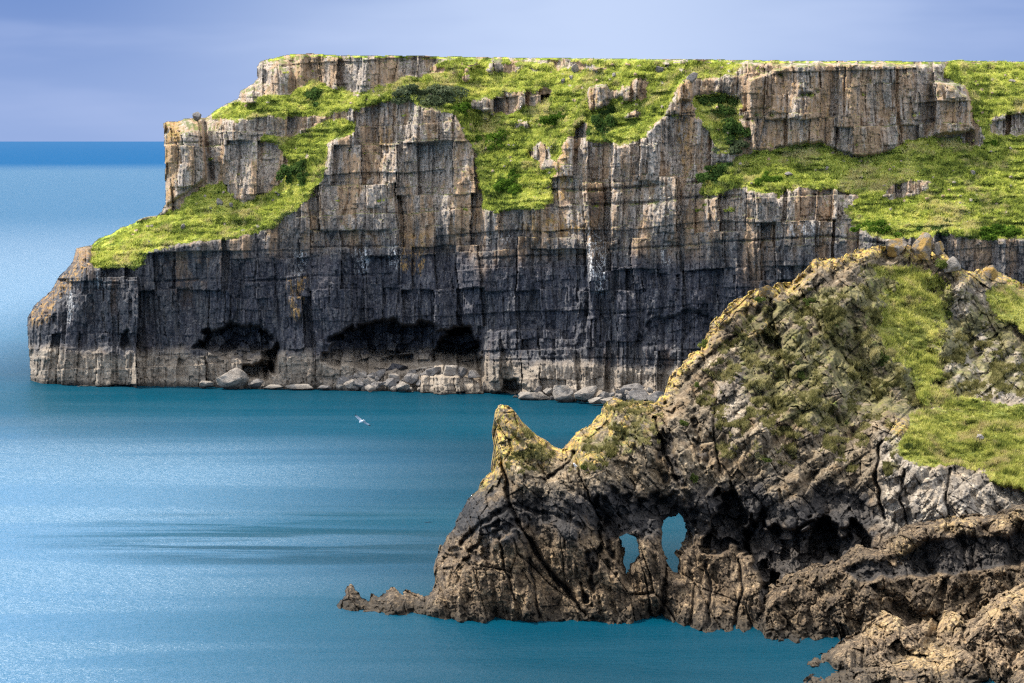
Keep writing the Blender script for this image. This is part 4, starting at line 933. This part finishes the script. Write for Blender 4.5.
# ------------------------------------------------------------------ gulls
def gull_material():
    t = NT('gull_feathers'); p = t.n('TexCoord').outputs['Object']; x = t.n('SeparateXYZ', {0: p}).outputs[0]
    ax = t.math('ABSOLUTE', x)
    c = t.mix(t.maprange(ax, .05, .16), (.82, .82, .82), (.58, .60, .64)); c = t.mix(t.maprange(ax, .60, .64), c, (.05, .05, .055))
    return t.surf(t.n('BsdfPrincipled', {'Base Color': c, 'Roughness': .7}).outputs[0])
def flying_gull(px, py, Yd, rz, roll):
    V = []; Q = []
    secs = [(-.30, .002, .0), (-.22, .045, .0), (-.1, .075, .005), (.05, .085, .01), (.18, .06, .015), (.24, .045, .03), (.30, .04, .032), (.335, .012, .026), (.365, .003, .02)]
    n = 10
    for y, r, z in secs:
        for k in range(n):
            a = 2 * math.pi * k / n; V.append((r * math.cos(a), y, z + .85 * r * math.sin(a)))
    for i in range(len(secs) - 1):
        for k in range(n): Q.append((i * n + k, i * n + (k + 1) % n, (i + 1) * n + (k + 1) % n, (i + 1) * n + k))
    b = len(V)                                    # tail fan
    V += [(-.05, -.2, .02), (.05, -.2, .02), (.11, -.40, .0), (-.11, -.40, .0), (-.05, -.2, .0), (.05, -.2, .0), (.11, -.40, -.012), (-.11, -.40, -.012)]
    for f in ((0, 1, 2, 3), (7, 6, 5, 4), (0, 3, 7, 4), (1, 5, 6, 2), (3, 2, 6, 7), (0, 4, 5, 1)): Q.append(tuple(b + i for i in f))
    for sgn in (-1, 1):                           # wings: span stations x, leading y, trailing y, z, thickness
        st = [(.03, .20, -.13, .03, .035), (.20, .23, -.10, .12, .03), (.36, .25, -.06, .15, .022), (.52, .16, -.12, .13, .014), (.66, .03, -.17, .09, .008), (.75, -.12, -.18, .06, .004)]
        b = len(V)
        for x, l, t_, z, th in st:
            V += [(sgn * x, l, z), (sgn * x, (l * 2 + t_) / 3, z + th), (sgn * x, t_, z), (sgn * x, (l * 2 + t_) / 3, z - th * .6)]
        for i in range(len(st) - 1):
            for k in range(4): Q.append((b + i * 4 + k, b + i * 4 + (k + 1) % 4, b + (i + 1) * 4 + (k + 1) % 4, b + (i + 1) * 4 + k))
    o = make_mesh('gull', np.array(V), np.array(Q), M_gull, None, True)
    o.location = w2(px, py, Yd); o.rotation_euler = (math.radians(-24), math.radians(roll), math.radians(rz))
    return o
M_gull = gull_material()
tag(flying_gull(361.5, 421.5, 215., 22, 36), 'white gull gliding with spread wings above the bay water', 'gull')
def perched_gull(px, py, Yd):
    secs = [(-.30, .01, .10), (-.2, .05, .14), (-.05, .085, .18), (.06, .085, .21), (.13, .06, .27), (.16, .048, .32), (.19, .045, .35), (.225, .015, .345), (.27, .004, .335)]
    V = []; Q = []; n = 10
    for y, r, z in secs:
        for k in range(n):
            a = 2 * math.pi * k / n; V.append((r * math.cos(a), y, z + r * math.sin(a)))
    for i in range(len(secs) - 1):
        for k in range(n): Q.append((i * n + k, i * n + (k + 1) % n, (i + 1) * n + (k + 1) % n, (i + 1) * n + k))
    for sx in (-.03, .03):
        b = len(V)
        for z in (-.02, .14):
            for k in range(4): V.append((sx + .008 * math.cos(k * 1.571), .02 + .008 * math.sin(k * 1.571), z))
        for k in range(4): Q.append((b + k, b + (k + 1) % 4, b + 4 + (k + 1) % 4, b + 4 + k))
    o = make_mesh('gull', np.array(V), np.array(Q), M_gull, None, True)
    o.location = w2(px, py, Yd); o.rotation_euler = (0, 0, math.radians(150))
    return o
tag(perched_gull(575.5, 469, depth_at(NEAR, 575.5, 469) - .45), 'white gull standing in a dark cleft high on the arch', 'gull')

# ------------------------------------------------------------------ sea
def sea_sheet():
    ry = [60, 100, 130, 160, 200, 260, 340, 450, 600, 900, 1500, 3000, 8000, 20000, 60000, 160000]
    V = []; Q = []
    cols = np.linspace(-1, 1, 25)
    V.append
    for y in [-400] + ry:
        half = 600 + max(y, 0) * 1.2
        for c in cols: V.append((c * half, y, 0))
    n = len(cols)
    for j in range(len(ry)):
        for i in range(n - 1): Q.append((j * n + i, j * n + i + 1, (j + 1) * n + i + 1, (j + 1) * n + i))
    return make_mesh('sea', np.array(V, float), np.array(Q), M_sea)
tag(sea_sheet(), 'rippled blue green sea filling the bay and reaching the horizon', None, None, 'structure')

# ------------------------------------------------------------------ light, sky, camera
SUN_EL, SUN_AZ = 54., -70.            # degrees; azimuth from straight ahead, negative = left
el, az = math.radians(SUN_EL), math.radians(SUN_AZ)
sdir = np.array([math.sin(az) * math.cos(el), math.cos(az) * math.cos(el), math.sin(el)])
L = bpy.data.lights.new('sun', 'SUN'); L.energy = 4.6; L.angle = math.radians(.55); L.color = (1., .95, .86)
so = link(bpy.data.objects.new('sun', L))
from mathutils import Vector
so.rotation_euler = Vector(sdir).to_track_quat('Z', 'Y').to_euler()
so.location = (-200, 100, 300)

wd = bpy.data.worlds.new('World'); scene.world = wd; wd.use_nodes = True
nt = wd.node_tree; nt.nodes.clear()
def wn(k, **kw):
    n = nt.nodes.new('ShaderNode' + k)
    for a, b in kw.items(): setattr(n, a, b)
    return n
out = wn('OutputWorld'); bg = wn('Background'); bg.inputs[1].default_value = .15
sky = wn('TexSky', sky_type='NISHITA'); sky.sun_disc = False; sky.sun_elevation = el; sky.sun_rotation = az
sky.air_density = 1.0; sky.dust_density = .3; sky.ozone_density = 3.0
tc_ = wn('TexCoord'); sp = wn('SeparateXYZ'); nt.links.new(tc_.outputs['Generated'], sp.inputs[0])
def wnoise(scale, det):
    mp = wn('Mapping'); mp.inputs['Scale'].default_value = scale; nt.links.new(tc_.outputs['Generated'], mp.inputs[0])
    cn = wn('TexNoise'); cn.inputs['Scale'].default_value = 1.; cn.inputs['Detail'].default_value = det; nt.links.new(mp.outputs[0], cn.inputs[0])
    return cn.outputs['Fac']
def wrange(v, a, b, c, d):
    m = wn('MapRange', interpolation_type='SMOOTHSTEP'); nt.links.new(v, m.inputs[0])
    for i, x in ((1, a), (2, b), (3, c), (4, d)): m.inputs[i].default_value = x
    return m.outputs[0]
def wmix(f, a, b):
    m = wn('Mix', data_type='RGBA')
    for i, v in ((0, f), (6, a), (7, b)):
        if hasattr(v, 'is_output'): nt.links.new(v, m.inputs[i])
        else: m.inputs[i].default_value = v if i == 0 else (*v, 1)
    return m.outputs[2]
def wmul(a, b):
    m = wn('Math', operation='MULTIPLY'); nt.links.new(a, m.inputs[0]); nt.links.new(b, m.inputs[1]); return m.outputs[0]
zz = sp.outputs[2]
low = wmix(wrange(zz, 0., .06, 0, 1), (1.15, 1.6, 2.78), (.66, 1.10, 2.32))     # lavender haze over the horizon
low = wmix(wrange(wnoise((6, 6, 34), 4), .44, .68, 0, .65), low, (1.5, 1.9, 3.05))   # faint high cloud veils
dx_ = wn('Math', operation='SUBTRACT'); nt.links.new(sp.outputs[0], dx_.inputs[0]); dx_.inputs[1].default_value = .025
ab_ = wn('Math', operation='ABSOLUTE'); nt.links.new(dx_.outputs[0], ab_.inputs[0])
low = wmix(wmul(wrange(ab_.outputs[0], .0, .19, .85, 0), wrange(wnoise((9, 9, 40), 3), .3, .6, .7, 1.)), low, (2.35, 2.8, 3.75))   # thin veil of cloud behind the headland
col = wmix(wrange(zz, .05, .12, 0, 1), low, (2.2, 4.9, 9.6))  # band above the frame, brightened for fill and water reflection
col = wmix(wrange(zz, .20, .45, 0, 1), col, sky.outputs[0])
fill_cloud = wmul(wrange(zz, .10, .35, 0, 1), wrange(wnoise((2.2, 2.2, 4.5), 5), .36, .6, .45, .97))
col = wmix(fill_cloud, col, (8.8, 8.9, 9.0))                                              # unseen bright cloud overhead, added for fill light
nt.links.new(col, bg.inputs[0]); nt.links.new(bg.outputs[0], out.inputs[0])

cam = bpy.data.cameras.new('camera'); co = link(bpy.data.objects.new('camera', cam)); scene.camera = co
co.location = (0, 0, CAMH); co.rotation_euler = (math.radians(90), 0, 0)
cam.sensor_width = 36; cam.lens = F / W * 36; cam.shift_y = -(HT / 2 - HZ) / W
cam.clip_start = 1; cam.clip_end = 400000
scene.cycles.use_denoising = False
scene.cycles.pixel_filter_type = 'BLACKMAN_HARRIS'; scene.cycles.filter_width = 1.25
vs = scene.view_settings
vs.view_transform = 'Standard'; vs.look = 'None'; vs.exposure = 0.85; vs.gamma = 1; vs.use_curve_mapping = False
